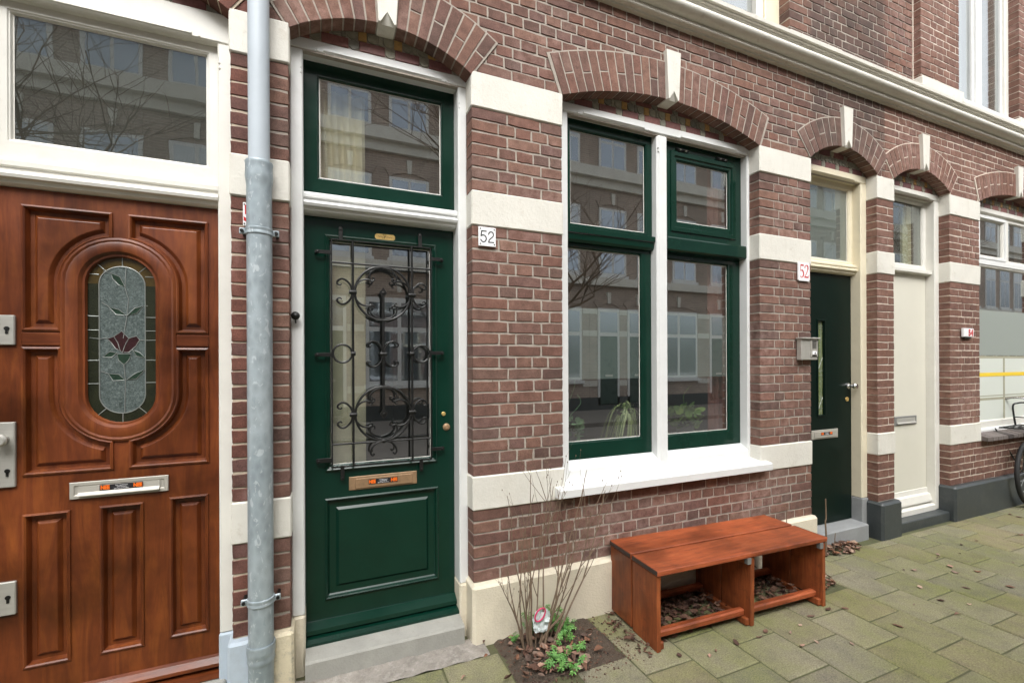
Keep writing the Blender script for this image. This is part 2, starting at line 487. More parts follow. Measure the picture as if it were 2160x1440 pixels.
MAT['far_brick'] = opp_brick_mat()
MAT['far_glass'] = plain('far_window_glass', (0.34, 0.38, 0.43), 0.04, 0.1, 1, 10, 0.0, metal=0.75, spec=1.0)
MAT['far_door'] = plain('far_door_green', (0.02, 0.05, 0.04), 0.3)
MAT['far_net'] = plain('far_window_net', srgb(200, 208, 214), 0.15, 0.12, 3, 40, 0.1, stretch=(6, 1, 0.4), spec=0.8)
MAT['asphalt'] = plain('street_brick_paving', srgb(124, 118, 112), 0.9, 0.2, 6, 60, 0.5)


# ------------------------------------------------------------------ mesh helpers
class MB:
    def __init__(self):
        self.v, self.f, self.r = [], [], []

    def add(self, vs, fs, rnd=0.0):
        o = len(self.v)
        self.v += [tuple(p) for p in vs]
        self.f += [tuple(i + o for i in f) for f in fs]
        self.r += [rnd] * len(fs)
        return self

    def box(self, x0, x1, y0, y1, z0, z1, ch=0.0, rnd=0.0, jit=0.0):
        if x0 > x1: x0, x1 = x1, x0
        if y0 > y1: y0, y1 = y1, y0
        if z0 > z1: z0, z1 = z1, z0
        if ch <= 0:
            vs = [(x, y, z) for x in (x0, x1) for y in (y0, y1) for z in (z0, z1)]
            fs = [(0, 1, 3, 2), (4, 6, 7, 5), (0, 4, 5, 1), (2, 3, 7, 6), (0, 2, 6, 4), (1, 5, 7, 3)]
            return self.add(vs, fs, rnd)
        ch = min(ch, (x1 - x0) * .45, (y1 - y0) * .45, (z1 - z0) * .45)
        idx, vs = {}, []
        X, Y, Z = (x0, x1), (y0, y1), (z0, z1)
        sg = (1, -1)
        for a in (0, 1):
            for b in (0, 1):
                for c in (0, 1):
                    j = (random.uniform(-jit, jit), random.uniform(-jit, jit), random.uniform(-jit, jit)) if jit else (0, 0, 0)
                    for k in range(3):
                        p = [X[a], Y[b], Z[c]]
                        if k != 0: p[0] += sg[a] * ch
                        if k != 1: p[1] += sg[b] * ch
                        if k != 2: p[2] += sg[c] * ch
                        idx[a, b, c, k] = len(vs)
                        vs.append((p[0] + j[0], p[1] + j[1], p[2] + j[2]))
        fs = []
        for s in (0, 1):
            fs.append([idx[s, b, c, 0] for b, c in ((0, 0), (1, 0), (1, 1), (0, 1))])
            fs.append([idx[a, s, c, 1] for a, c in ((0, 0), (1, 0), (1, 1), (0, 1))])
            fs.append([idx[a, b, s, 2] for a, b in ((0, 0), (1, 0), (1, 1), (0, 1))])
        for s in (0, 1):
            for u in (0, 1):
                fs.append([idx[s, u, 0, 0], idx[s, u, 1, 0], idx[s, u, 1, 1], idx[s, u, 0, 1]])
                fs.append([idx[s, 0, u, 0], idx[s, 1, u, 0], idx[s, 1, u, 2], idx[s, 0, u, 2]])
                fs.append([idx[0, s, u, 1], idx[1, s, u, 1], idx[1, s, u, 2], idx[0, s, u, 2]])
        for a in (0, 1):
            for b in (0, 1):
                for c in (0, 1):
                    fs.append([idx[a, b, c, 0], idx[a, b, c, 1], idx[a, b, c, 2]])
        return self.add(vs, fs, rnd)

    def prism(self, poly, y0, y1, rnd=0.0):
        """poly in the X-Z plane, extruded along Y"""
        n = len(poly)
        vs = [(x, y0, z) for x, z in poly] + [(x, y1, z) for x, z in poly]
        fs = [tuple(range(n)), tuple(range(2 * n - 1, n - 1, -1))]
        fs += [(i, (i + 1) % n, n + (i + 1) % n, n + i) for i in range(n)]
        return self.add(vs, fs, rnd)

    def extrude_x(self, prof, x0, x1, caps=True, rnd=0.0):
        """prof in the Y-Z plane, extruded along X"""
        n = len(prof)
        vs = [(x0, y, z) for y, z in prof] + [(x1, y, z) for y, z in prof]
        fs = [(i, (i + 1) % n, n + (i + 1) % n, n + i) for i in range(n)]
        if caps:
            fs += [tuple(range(n)), tuple(range(2 * n - 1, n - 1, -1))]
        return self.add(vs, fs, rnd)

    def sweep(self, path, prof, fill=None, rnd=0.0):
        """closed path in X-Z; prof = [(inset, y), ...]; positive inset goes to the inside"""
        n = len(path)
        area = sum(path[i][0] * path[(i + 1) % n][1] - path[(i + 1) % n][0] * path[i][1] for i in range(n))
        if area < 0:
            path = path[::-1]
        nor = []
        for i in range(n):
            p0, p1, p2 = path[i - 1], path[i], path[(i + 1) % n]
            d1 = Vector((p1[0] - p0[0], p1[1] - p0[1]))
            d2 = Vector((p2[0] - p1[0], p2[1] - p1[1]))
            if d1.length < 1e-7: d1 = d2
            if d2.length < 1e-7: d2 = d1
            d1.normalize(); d2.normalize()
            n1, n2 = Vector((-d1.y, d1.x)), Vector((-d2.y, d2.x))
            m = n1 + n2
            m = m / max(m.dot(n1), 0.35)
            nor.append(m)
        vs = []
        for ins, y in prof:
            vs += [(path[i][0] + nor[i].x * ins, y, path[i][1] + nor[i].y * ins) for i in range(n)]
        fs = []
        for k in range(len(prof) - 1):
            for i in range(n):
                j = (i + 1) % n
                fs.append((k * n + i, k * n + j, (k + 1) * n + j, (k + 1) * n + i))
        if fill:
            k = len(prof) - 1
            fs.append(tuple(k * n + i for i in range(n)))
        return self.add(vs, fs, rnd)

    def tube(self, pts, r, n=8, closed=False, caps=True, rnd=0.0):
        pts = [Vector(p) for p in pts]
        m = len(pts)
        rs = r if hasattr(r, '__len__') else [r] * m
        vs, fs = [], []
        up = None
        for i in range(m):
            if closed:
                d = pts[(i + 1) % m] - pts[i - 1]
            else:
                d = pts[min(i + 1, m - 1)] - pts[max(i - 1, 0)]
            if d.length < 1e-9: d = Vector((0, 0, 1))
            d.normalize()
            if up is None:
                up = Vector((0, 1, 0)) if abs(d.y) < 0.9 else Vector((1, 0, 0))
            a = d.cross(up)
            if a.length < 1e-6:
                a = d.cross(Vector((1, 0, 0.3)))
            a.normalize()
            b = a.cross(d).normalized()
            up = b
            for k in range(n):
                t = 2 * math.pi * k / n
                vs.append(pts[i] + (a * math.cos(t) + b * math.sin(t)) * rs[i])
        for i in range(m if closed else m - 1):
            j = (i + 1) % m
            for k in range(n):
                l = (k + 1) % n
                fs.append((i * n + k, i * n + l, j * n + l, j * n + k))
        if caps and not closed:
            fs.append(tuple(range(n)))
            fs.append(tuple(range((m - 1) * n, m * n)))
        return self.add(vs, fs, rnd)

    def lathe(self, prof, origin, axis='Z', n=20, rnd=0.0):
        """prof = [(radius, height)] along axis"""
        vs, fs = [], []
        o = Vector(origin)
        for r, h in prof:
            for k in range(n):
                t = 2 * math.pi * k / n
                c, s = r * math.cos(t), r * math.sin(t)
                p = {'Z': (c, s, h), 'Y': (c, h, s), 'X': (h, c, s)}[axis]
                vs.append(o + Vector(p))
        m = len(prof)
        for i in range(m - 1):
            for k in range(n):
                l = (k + 1) % n
                fs.append((i * n + k, i * n + l, (i + 1) * n + l, (i + 1) * n + k))
        fs.append(tuple(range(n)))
        fs.append(tuple(range((m - 1) * n, m * n)))
        return self.add(vs, fs, rnd)

    def quad(self, a, b, c, d, rnd=0.0):
        return self.add([a, b, c, d], [(0, 1, 2, 3)], rnd)

    def mesh(self, name, mat, smooth=False, recalc=True, angle=None):
        me = bpy.data.meshes.new(name)
        me.from_pydata([tuple(p) for p in self.v], [], self.f)
        if any(self.r):
            at = me.attributes.new('rnd', 'FLOAT', 'FACE')
            at.data.foreach_set('value', self.r)
        if recalc:
            bm = bmesh.new()
            bm.from_mesh(me)
            bmesh.ops.recalc_face_normals(bm, faces=bm.faces)
            bm.to_mesh(me)
            bm.free()
        me.materials.append(mat if not isinstance(mat, str) else MAT[mat])
        if smooth:
            me.polygons.foreach_set('use_smooth', [True] * len(me.polygons))
            if angle:
                try:
                    me.set_sharp_from_angle(angle=R(angle))
                except Exception:
                    pass
        me.update()
        return me

    def build(self, name, mat, parent=None, smooth=False, recalc=True, angle=40, kind=None, label=None):
        me = self.mesh(name, mat, smooth, recalc, angle)
        return link(name, me, parent, kind, label)


def link(name, data, parent=None, kind=None, label=None):
    o = bpy.data.objects.new(name, data)
    COL.objects.link(o)
    if parent is not None:
        o.parent = parent
    if kind:
        o['kind'] = kind
    if label:
        o['label'] = label
    return o


def thing(name, label, cat, group=None, loc=(0, 0, 0)):
    o = bpy.data.objects.new(name, None)
    COL.objects.link(o)
    o.empty_display_size = 0.05
    o.location = loc
    o['label'] = label
    o['category'] = cat
    if group:
        o['group'] = group
    return o


def part(name, parent, label=None):
    o = bpy.data.objects.new(name, None)
    COL.objects.link(o)
    o.empty_display_size = 0.05
    o.parent = parent
    if label:
        o['label'] = label
    return o


def tag(o, label, cat, group=None, kind=None):
    o['label'] = label
    o['category'] = cat
    if group: o['group'] = group
    if kind: o['kind'] = kind
    return o


def arc(cx, cz, r, a0, a1, n):
    return [(cx + r * math.cos(R(a0 + (a1 - a0) * i / n)), cz + r * math.sin(R(a0 + (a1 - a0) * i / n))) for i in range(n + 1)]


def rect(x0, x1, z0, z1):
    return [(x0, z0), (x1, z0), (x1, z1), (x0, z1)]


def text(body, name, mat, parent, x, y, z, size, align='CENTER', extrude=0.0006, bold=0.0, sx=1.0):
    cu = bpy.data.curves.new(name, 'FONT')
    cu.body = body
    cu.size = size
    cu.align_x = align
    cu.align_y = 'CENTER'
    cu.extrude = extrude
    cu.offset = bold
    cu.resolution_u = 4
    tmp = bpy.data.objects.new('tmp', cu)
    COL.objects.link(tmp)
    bpy.context.view_layer.update()
    dg = bpy.context.evaluated_depsgraph_get()
    me = bpy.data.meshes.new_from_object(tmp.evaluated_get(dg))
    bpy.data.objects.remove(tmp)
    me.materials.clear()
    me.materials.append(MAT[mat])
    me.transform(Matrix.Translation((x, y, z)) @ Matrix.Rotation(R(90), 4, 'X') @ Matrix.Diagonal((sx, 1, 1, 1)))
    return link(name, me, parent)


def ribbon(pts, w, y0, y1, mb):
    """flat stroke of width w along a polyline in X-Z, with round-ish ends"""
    n = len(pts)
    L, Rr = [], []
    for i in range(n):
        a, b = pts[max(i - 1, 0)], pts[min(i + 1, n - 1)]
        d = Vector((b[0] - a[0], b[1] - a[1]))
        d.normalize()
        ww = w[i] if hasattr(w, '__len__') else w
        L.append((pts[i][0] - d.y * ww / 2, pts[i][1] + d.x * ww / 2))
        Rr.append((pts[i][0] + d.y * ww / 2, pts[i][1] - d.x * ww / 2))
    for i in range(n - 1):
        mb.prism([L[i], L[i + 1], Rr[i + 1], Rr[i]], y0, y1)

# ------------------------------------------------------------------ the houses: walls, bricks, arches
house50 = thing('brick_house', 'house at the left with the varnished brown door and deep red bricks', 'house', 'row houses along the pavement')
house52 = thing('brick_house', 'middle house with the dark green door, green window and black door', 'house', 'row houses along the pavement')
house54 = thing('brick_house', 'house at the right with the pale flat door and dark plinth', 'house', 'row houses along the pavement')
HOUSES = {'50': house50, '52': house52, '54': house54}
SEAM_A, SEAM_B, SEAM_UP = -0.26, 4.51, 4.935
X_MIN, X_MAX = -2.4, 9.2
CORN_Z = 3.745
BANDS = [(0.716, 0.899), (2.276, 2.462), (2.920, 3.108)]


class Arch:
    def __init__(s, x0, x1, spring, rise, th, house):
        s.x0, s.x1, s.spring, s.rise, s.th, s.house = x0, x1, spring, rise, th, house
        s.cx = (x0 + x1) / 2
        s.half = (x1 - x0) / 2
        s.R = (s.half ** 2 + rise ** 2) / (2 * rise)
        s.cz = spring + rise - s.R
        s.th_end = math.asin(s.half / s.R)

    def intr(s, z):
        d = s.R ** 2 - (z - s.cz) ** 2
        return math.sqrt(d) if d > 0 else 0.0

    def bound(s, z):
        Re = s.R + s.th
        d = Re ** 2 - (z - s.cz) ** 2
        ext = math.sqrt(d) if d > 0 else 0.0
        return min(ext, s.half + max(0, z - s.spring) * math.tan(s.th_end))

    def block(s, z0, z1):
        if z0 > s.cz + s.R + s.th - 0.02:
            return None
        w = max(s.intr(z0) + 0.006, min(s.bound(z0), s.bound(z1)) - 0.05)
        return (s.cx - w, s.cx + w) if w > 0.02 else None


ARCHES = [Arch(-1.29, -0.375, 3.095, 0.145, 0.25, '50'), Arch(-0.14, 0.754, 3.086, 0.14, 0.255, '52'),
          Arch(1.314, 2.965, 3.102, 0.15, 0.24, '52'), Arch(3.53, 4.39, 3.118, 0.155, 0.225, '52'),
          Arch(4.63, 5.535, 3.118, 0.15, 0.225, '54'), Arch(6.08, 7.66, 3.118, 0.15, 0.235, '54')]
PIERS = [(-2.4, -1.29, '50'), (-0.375, SEAM_A, '50'), (SEAM_A, -0.14, '52'), (0.754, 1.314, '52'), (2.965, 3.53, '52'),
         (4.39, 4.63, '54'), (5.535, 6.08, '54'), (7.66, 9.2, '54')]
JOINT = {'50': 0.0095, '52': 0.0092, '54': 0.007}
CORE_Y = {'50': 0.0045, '52': 0.0042, '54': 0.003}

bricks = {'50': [], '52': [], '54': []}     # (x0, x1, z0, z1, y)
rb = random.Random(11)


def lay_row(xa, xb, z0, z1, odd, house, y=0.0, cuts=(), phase=0.0, bond='cross'):
    j = JOINT[house]
    xs = [xa]
    x = xa
    if odd:
        x += 0.157 - phase
        xs.append(x)
        while x < xb:
            x += 0.1055 + rb.uniform(-0.004, 0.004)
            xs.append(x)
    else:
        x += 0.211 - phase
        xs.append(x)
        k = 0
        while x < xb:
            if rb.random() < 0.16:
                x += 0.1055 + rb.uniform(-0.003, 0.003)
                xs.append(x)
                x += 0.1055 + rb.uniform(-0.003, 0.003)
            else:
                x += 0.211 + rb.uniform(-0.005, 0.005)
            xs.append(x)
    xs = [v for v in xs if v < xb - 0.045] + [xb]
    for a, b in zip(xs[:-1], xs[1:]):
        segs = [(a, b)]
        for c0, c1 in cuts:
            ns = []
            for s0, s1 in segs:
                if c1 <= s0 or c0 >= s1:
                    ns.append((s0, s1))
                else:
                    if c0 - s0 > 0.025: ns.append((s0, c0 + j / 2))
                    if s1 - c1 > 0.025: ns.append((c1 - j / 2, s1))
            segs = ns
        for s0, s1 in segs:
            jl = 0 if abs(s0 - xa) < 1e-6 else j / 2
            jr = 0 if abs(s1 - xb) < 1e-6 else j / 2
            jz = rb.uniform(-0.0012, 0.0012)
            bricks[house].append((s0 + jl, s1 - jr, z0 + j / 2 + jz, z1 - j / 2 + jz, y + rb.uniform(-0.0015, 0.0015)))


def zone(xa, xb, z0, z1, n, house, y=0.0, cutfn=None, phase=0.0, flip=0):
    h = (z1 - z0) / n
    for i in range(n):
        a, b = z0 + i * h, z0 + (i + 1) * h
        cuts = cutfn(a, b) if cutfn else ()
        lay_row(xa, xb, a, b, (i + flip) % 2 == 1, house, y, cuts, phase)


def arch_cuts(a, b):
    return [c for c in (A.block(a, b) for A in ARCHES) if c]


for xa, xb, h in PIERS:
    zone(xa, xb, 0.899, 2.276, 21, h)
    zone(xa, xb, 2.462, 2.920, 7, h)
zone(-2.4, -1.29, 0.29, 0.716, 6, '50')
zone(-0.375, SEAM_A, 0.29, 0.716, 6, '50')
zone(SEAM_A, -0.14, 0.29, 0.716, 6, '52')
zone(0.754, 3.53, 0.32, 0.716, 6, '52', flip=1)
zone(4.39, 4.63, 0.31, 0.716, 6, '54')
zone(5.535, 9.2, 0.32, 0.716, 6, '54')
for a, b, h in ((X_MIN, SEAM_A, '50'), (SEAM_A, SEAM_B, '52'), (SEAM_B, X_MAX, '54')):
    zone(a, b, 3.108, CORN_Z, 10, h, cutfn=arch_cuts)
# upper storey (set on the cornice)
UP0, UP1, UPN = 3.95, 6.05, 32
UP_OPEN = {'52': (1.75, 3.30), '54': (5.57, 6.75)}
zone(X_MIN, SEAM_A, UP0, UP1, UPN, '50')
zone(SEAM_A, 1.75, UP0, UP1, UPN, '52')
zone(3.30, SEAM_UP, UP0, UP1, UPN, '52')
zone(SEAM_UP, 5.57, UP0, UP1, UPN, '54', y=-0.06)
zone(6.75, X_MAX, UP0, UP1, UPN, '54', y=-0.06)


def brick_geo(seed):
    """unit brick: x 0..1, z 0..1, front at y=0, back at y=0.1; eased, uneven front edge"""
    r = random.Random(seed)
    ring = [(0, 0), (0.33, 0), (0.67, 0), (1, 0), (1, 0.5), (1, 1), (0.67, 1), (0.33, 1), (0, 1), (0, 0.5)]
    return ring, [(r.uniform(-1, 1), r.uniform(-1, 1), r.uniform(-1, 1)) for _ in ring]


GEO = [brick_geo(s) for s in range(10)]


def brick_verts(g, L, H, depth=0.1):
    ring, jit = g
    n = len(ring)
    back, mid, front = [], [], []
    for (u, w), (a, b, c) in zip(ring, jit):
        sx = 0 if 0 < u < 1 else (1 if u == 0 else -1)
        sz = 0 if 0 < w < 1 else (1 if w == 0 else -1)
        x, z = u * L, w * H
        ex, ez = 0.0020 * a, 0.0022 * b
        back.append((x, depth, z))
        mid.append((x + ex * abs(sx) + (0.0008 * sx), 0.0026, z + ez * abs(sz) + 0.0008 * sz))
        front.append((x + ex + sx * 0.0028, 0.0 + 0.0006 * c, z + ez + sz * 0.0028))
    vs = back + mid + front
    fs = []
    for k in (0, 1):
        for i in range(n):
            j = (i + 1) % n
            fs.append((k * n + i, k * n + j, (k + 1) * n + j, (k + 1) * n + i))
    fs.append(tuple(2 * n + i for i in range(n)))
    return vs, fs


_brick_cache = {}


def brick_mesh(gi, L, H, house):
    key = (gi, round(L * 100), round(H * 1000), house)
    if key not in _brick_cache:
        mb = MB()
        mb.add(*brick_verts(GEO[gi], round(L * 100) / 100, H))
        _brick_cache[key] = mb.mesh('brick', MAT['brick' + house])
    return _brick_cache[key]


def seen_area(b):
    x0, x1, z0, z1, y = b
    p = [project(x, y, z) for x in (x0, x1) for z in (z0, z1)]
    if any(q is None for q in p):
        return 0
    cxp = sum(q[0] for q in p) / 4
    cyp = sum(q[1] for q in p) / 4
    if not (-10 < cxp < 2170 and -10 < cyp < 1450):
        return 0
    if y > -0.05 and z0 > 3.8 and z1 < 3.99:
        return 0
    # behind the downpipe
    if -0.30 < (x0 + x1) / 2 < -0.20 and x1 - x0 < 0.12:
        return 0
    return abs(p[2][0] - p[0][0]) * abs(p[1][1] - p[0][1])


for h, lst in bricks.items():
    order = sorted(range(len(lst)), key=lambda i: -seen_area(lst[i]))
    near = [i for i in order[:296] if seen_area(lst[i]) > 0]
    nset = set(near)
    for i in near:
        x0, x1, z0, z1, y = lst[i]
        L = x1 - x0
        me = brick_mesh(i % 10, L, z1 - z0, h)
        o = link('brick', me, HOUSES[h])
        o.location = (x0, y, z0)
        q = round(L * 100) / 100
        o.scale = (L / q, 1, 1)
    mb = MB()
    for i, (x0, x1, z0, z1, y) in enumerate(lst):
        if i in nset:
            continue
        vs, fs = brick_verts(GEO[i % 10], x1 - x0, z1 - z0)
        mb.add([(a + x0, b + y, c + z0) for a, b, c in vs], fs, rb.uniform(0.02, 0.98))
    mb.build('brickwork', 'brick' + h, HOUSES[h], kind='stuff')

# wall cores (the mortar seen in the joints)
for h in HOUSES:
    mb = MB()
    cyy = CORE_Y[h]
    e = 0.004
    for xa, xb, hh in PIERS:
        if hh == h:
            l = 0 if abs(xa - X_MIN) < 1e-6 or abs(xa - SEAM_A) < 1e-6 else e
            r_ = 0 if abs(xb - X_MAX) < 1e-6 or abs(xb - SEAM_A) < 1e-6 else e
            mb.box(xa + l, xb - r_, cyy, 0.30, -0.1, 3.12)
    # wall above the openings, up to the cornice
    ends = {'50': (X_MIN, SEAM_A), '52': (SEAM_A, SEAM_B), '54': (SEAM_B, X_MAX)}[h]
    xs = [ends[0] + (ends[1] - ends[0]) * i / 160 for i in range(161)]

    def low(x):
        z = 3.12
        for A in ARCHES:
            if A.x0 < x < A.x1:
                z = max(z, A.cz + math.sqrt(A.R ** 2 - (x - A.cx) ** 2) + 0.03)
        return z
    for a, b in zip(xs[:-1], xs[1:]):
        mb.prism([(a, low(a + 1e-4)), (b, low(b - 1e-4)), (b, 3.95), (a, 3.95)], cyy, 0.30)
    if h == '52':
        mb.box(1.30, 2.98, cyy, 0.30, -0.1, 0.74)
        mb.box(SEAM_A, 1.75 - e, cyy, 0.30, 3.95, 6.5)
        mb.box(3.30 + e, SEAM_UP, cyy, 0.30, 3.95, 6.5)
        mb.box(1.75 - e, 3.30 + e, cyy, 0.30, 6.05, 6.5)
    elif h == '54':
        mb.box(6.06, 7.68, cyy, 0.30, -0.1, 0.72)
        mb.box(SEAM_UP + 0.005, 5.57 - e, cyy - 0.06, 0.30, 3.9, 6.5)
        mb.box(6.75 + e, X_MAX, cyy - 0.06, 0.30, 3.9, 6.5)
        mb.box(5.57 - e, 6.75 + e, cyy - 0.06, 0.30, 6.05, 6.5)
    else:
        mb.box(X_MIN, SEAM_A, cyy, 0.30, 3.95, 6.5)
    mb.build('wall', 'mortar' + h, HOUSES[h])
# white raking joint where the two upper fronts meet
MB().box(4.924, 4.938, -0.006, 0.01, 3.95, 6.4).build('pointing_strip', 'mortar54', house54)

# arches: mortar ring, voussoirs, keystone, tiled tympanum
for ai, A in enumerate(ARCHES):
    hp = HOUSES[A.house]
    te = A.th_end
    n = 40
    P = lambda r, t: (A.cx + r * math.sin(t), A.cz + r * math.cos(t))
    mb = MB()
    for i in range(n):
        t0, t1 = -te - 0.006 + (2 * te + 0.012) * i / n, -te - 0.006 + (2 * te + 0.012) * (i + 1) / n
        mb.prism([P(A.R + 0.003, t0), P(A.R + 0.003, t1), P(A.R + A.th + 0.008, t1), P(A.R + A.th + 0.008, t0)], -0.0045, 0.084)
    mb.build('arch_mortar', 'mortar' + A.house, hp)
    key = 0.046 / A.R
    rm = A.R + A.th / 2
    k = max(4, round((te - key) * rm / 0.066))
    for side in (-1, 1):
        for i in range(k):
            a0 = key + (te - key) * i / k
            a1 = key + (te - key) * (i + 1) / k
            g = 0.0048 / rm
            a0 += g; a1 -= g
            pieces = [(A.R, A.R + A.th)]
            if i % 2 == 1:
                cut = A.R + A.th * (0.5 if (i // 2) % 2 else 0.47)
                pieces = [(A.R, cut - 0.005), (cut + 0.005, A.R + A.th)]
            for r0, r1 in pieces:
                y = -0.008 + rb.uniform(-0.0012, 0.0012)
                s = side
                c4 = [P(r0, s * a0), P(r0, s * a1), P(r1, s * a1), P(r1, s * a0)]
                cxm = sum(p[0] for p in c4) / 4
                czm = sum(p[1] for p in c4) / 4
                ins = [(cxm + (p[0] - cxm) * 0.955, czm + (p[1] - czm) * 0.98) for p in c4]
                m2 = MB()
                vs = [(p[0], 0.083, p[1]) for p in c4] + [(p[0] + rb.uniform(-.001, .001), y + 0.0025, p[1] + rb.uniform(-.001, .001)) for p in c4] + [(p[0], y, p[1]) for p in ins]
                fs = [(0, 1, 5, 4), (1, 2, 6, 5), (2, 3, 7, 6), (3, 0, 4, 7), (4, 5, 9, 8), (5, 6, 10, 9), (6, 7, 11, 10), (7, 4, 8, 11), (8, 9, 10, 11)]
                m2.add(vs, fs)
                m2.build('arch_brick', 'brick' + A.house, hp)
    # keystone
    zb, zt = A.cz + A.R - 0.004, A.cz + A.R + 0.312
    wb, wt = 0.043, 0.060
    yf = -0.030
    apex = zb + 0.055
    wi = wb - 0.010
    vs = [(A.cx - wt, yf, zt), (A.cx + wt, yf, zt), (A.cx + wb, yf, zb), (A.cx + wi, yf, zb), (A.cx, yf, apex), (A.cx - wi, yf, zb), (A.cx - wb, yf, zb), (A.cx, yf, zt),
          (A.cx + wi, -0.006, zb), (A.cx - wi, -0.006, zb), (A.cx - wt, 0.05, zt), (A.cx + wt, 0.05, zt), (A.cx + wb, 0.085, zb), (A.cx - wb, 0.085, zb)]
    fs = [(7, 1, 2, 3, 4), (0, 7, 4, 5, 6), (4, 8, 9), (4, 3, 8), (4, 9, 5), (6, 5, 9, 8, 3, 2, 12, 13), (0, 6, 13, 10), (1, 11, 12, 2), (0, 10, 11, 1, 7)]
    MB().add(vs, fs).build('keystone', 'stone', hp)
    # tympanum
    back = MB()
    back.box(A.x0, A.x1, 0.092, 0.12, 3.06, A.cz + A.R + 0.02)
    back.build('tympanum_bed', 'mortar' + ('50' if A.house == '50' else '52'), hp)
    z = 3.122
    hrow = 0.052
    rows = int((A.cz + A.R - z) / hrow) + 1
    dark = ai == 3
    for rI in range(rows):
        zz = z + rI * hrow
        half = A.intr(zz)
        if half < 0.05:
            continue
        x = A.x0 + (-0.04 if rI % 2 == 0 else -0.10) - (0.07 if rI == 2 else 0)
        pat = [('purple', 0.13), ('greytile', 0.05)] if rI % 2 == 0 else [('greytile', 0.055), ('ochre', 0.045), ('greytile', 0.055), ('greytile', 0.025)]
        q = 0
        while x < A.cx + half:
            m_, w = pat[q % len(pat)]
            q += 1
            if x + w > A.cx - half and x + w < A.x1 + 0.03:
                kx0, kx1 = max(x, A.x0 + 0.002), min(x + w, A.x1 - 0.002)
                if kx1 - kx0 > 0.012:
                    if dark and m_ == 'ochre': m_ = 'greytile'
                    tm = MB()
                    if m_ == 'greytile' and w > 0.03:
                        cxm = (kx0 + kx1) / 2
                        w2 = (kx1 - kx0) / 2 - 0.002
                        h2 = hrow / 2 - 0.001
                        tm.prism([(cxm - w2, zz + hrow / 2 - h2 * .45), (cxm - w2 * .4, zz + .002), (cxm + w2 * .4, zz + .002), (cxm + w2, zz + hrow / 2 - h2 * .45),
                                  (cxm + w2, zz + hrow / 2 + h2 * .45), (cxm + w2 * .4, zz + hrow - .002), (cxm - w2 * .4, zz + hrow - .002), (cxm - w2, zz + hrow / 2 + h2 * .45)], 0.086, 0.1)
                    else:
                        tm.box(kx0 + 0.0018, kx1 - 0.0018, 0.086, 0.1, zz + 0.0018, zz + hrow - 0.0018, 0.0015)
                    tm.build('tympanum_tile', m_, hp)
            x += w

# painted stone bands on the piers
for z0, z1 in BANDS:
    for xa, xb, h in PIERS:
        l = 0 if abs(xa - SEAM_A) < 1e-6 else 0.004
        r_ = 0 if abs(xb - SEAM_A) < 1e-6 else 0.004
        mb = MB()
        mb.box(xa - l, xb + r_, -0.008, 0.11, z0 - 0.002, z1 + 0.002, 0.006, jit=0.0015)
        mb.build('stone_band', 'stone', HOUSES[h])
# stone band runs behind the sill up to the window in the middle house only at its ends

# cornice
def cornice_profile():
    p = [(0.02, 3.737), (-0.026, 3.739), (-0.028, 3.750), (-0.054, 3.752), (-0.060, 3.758), (-0.056, 3.766), (-0.050, 3.768), (-0.056, 3.773), (-0.054, 3.781), (-0.048, 3.786)]
    for i in range(15):
        a = R(-75 + 150 * i / 14)
        p.append((-0.040 - 0.076 * math.cos(a), 3.828 + 0.042 * math.sin(a)))
    p += [(-0.070, 3.870), (-0.098, 3.872), (-0.100, 3.880), (-0.112, 3.882), (-0.114, 3.890), (-0.128, 3.893), (-0.130, 3.918), (-0.060, 3.936), (0.02, 3.940)]
    return p


for h, (a, b) in {'50': (X_MIN, SEAM_A), '52': (SEAM_A, SEAM_B), '54': (SEAM_B, X_MAX)}.items():
    prof = cornice_profile()
    MB().extrude_x(prof, a, b - 0.0015).build('cornice', 'stone', HOUSES[h], smooth=True, angle=35)
# cream blocks at the foot of the upper piers
MB().box(3.285, 3.90, -0.022, 0.1, 3.88, 4.045, 0.006).build('pier_foot', 'stone', house52)
MB().box(4.915, 5.60, -0.085, 0.1, 3.88, 4.055, 0.006).build('pier_foot', 'stone', house54)
MB().box(6.72, X_MAX, -0.085, 0.1, 3.88, 4.055, 0.006).build('pier_foot', 'stone', house54)

# plinths
def plinth(xa, xb, y, zt, mat, h, ch=0.012):
    MB().box(xa, xb, y, 0.12, -0.12, zt, ch, jit=0.002).build('plinth', mat, HOUSES[h])


plinth(-2.4, -1.27, -0.04, 0.29, 'plinth_blue', '50')
plinth(-0.392, SEAM_A, -0.04, 0.29, 'plinth_blue', '50')
plinth(SEAM_A + 0.001, -0.124, -0.04, 0.29, 'plinth_peel', '52')
plinth(0.738, 3.545, -0.042, 0.322, 'plinth', '52', 0.016)
plinth(4.368, 4.652, -0.05, 0.312, 'plinth_dark', '54', 0.018)
plinth(5.512, 9.2, -0.05, 0.325, 'plinth_dark', '54', 0.018)
MB().box(4.652, 5.512, -0.004, 0.12, -0.12, 0.082, 0.006).build('threshold', 'plinth_dark', house54)

# ------------------------------------------------------------------ joinery
from mathutils.geometry import tessellate_polygon


def holed(mb, outer, holes, y):
    loops = [[Vector((x, z, 0)) for x, z in outer]] + [[Vector((x, z, 0)) for x, z in h] for h in holes]
    flat = [p for l in loops for p in l]
    tris = tessellate_polygon(loops)
    mb.add([(p.x, y, p.y) for p in flat], [tuple(t) for t in tris])


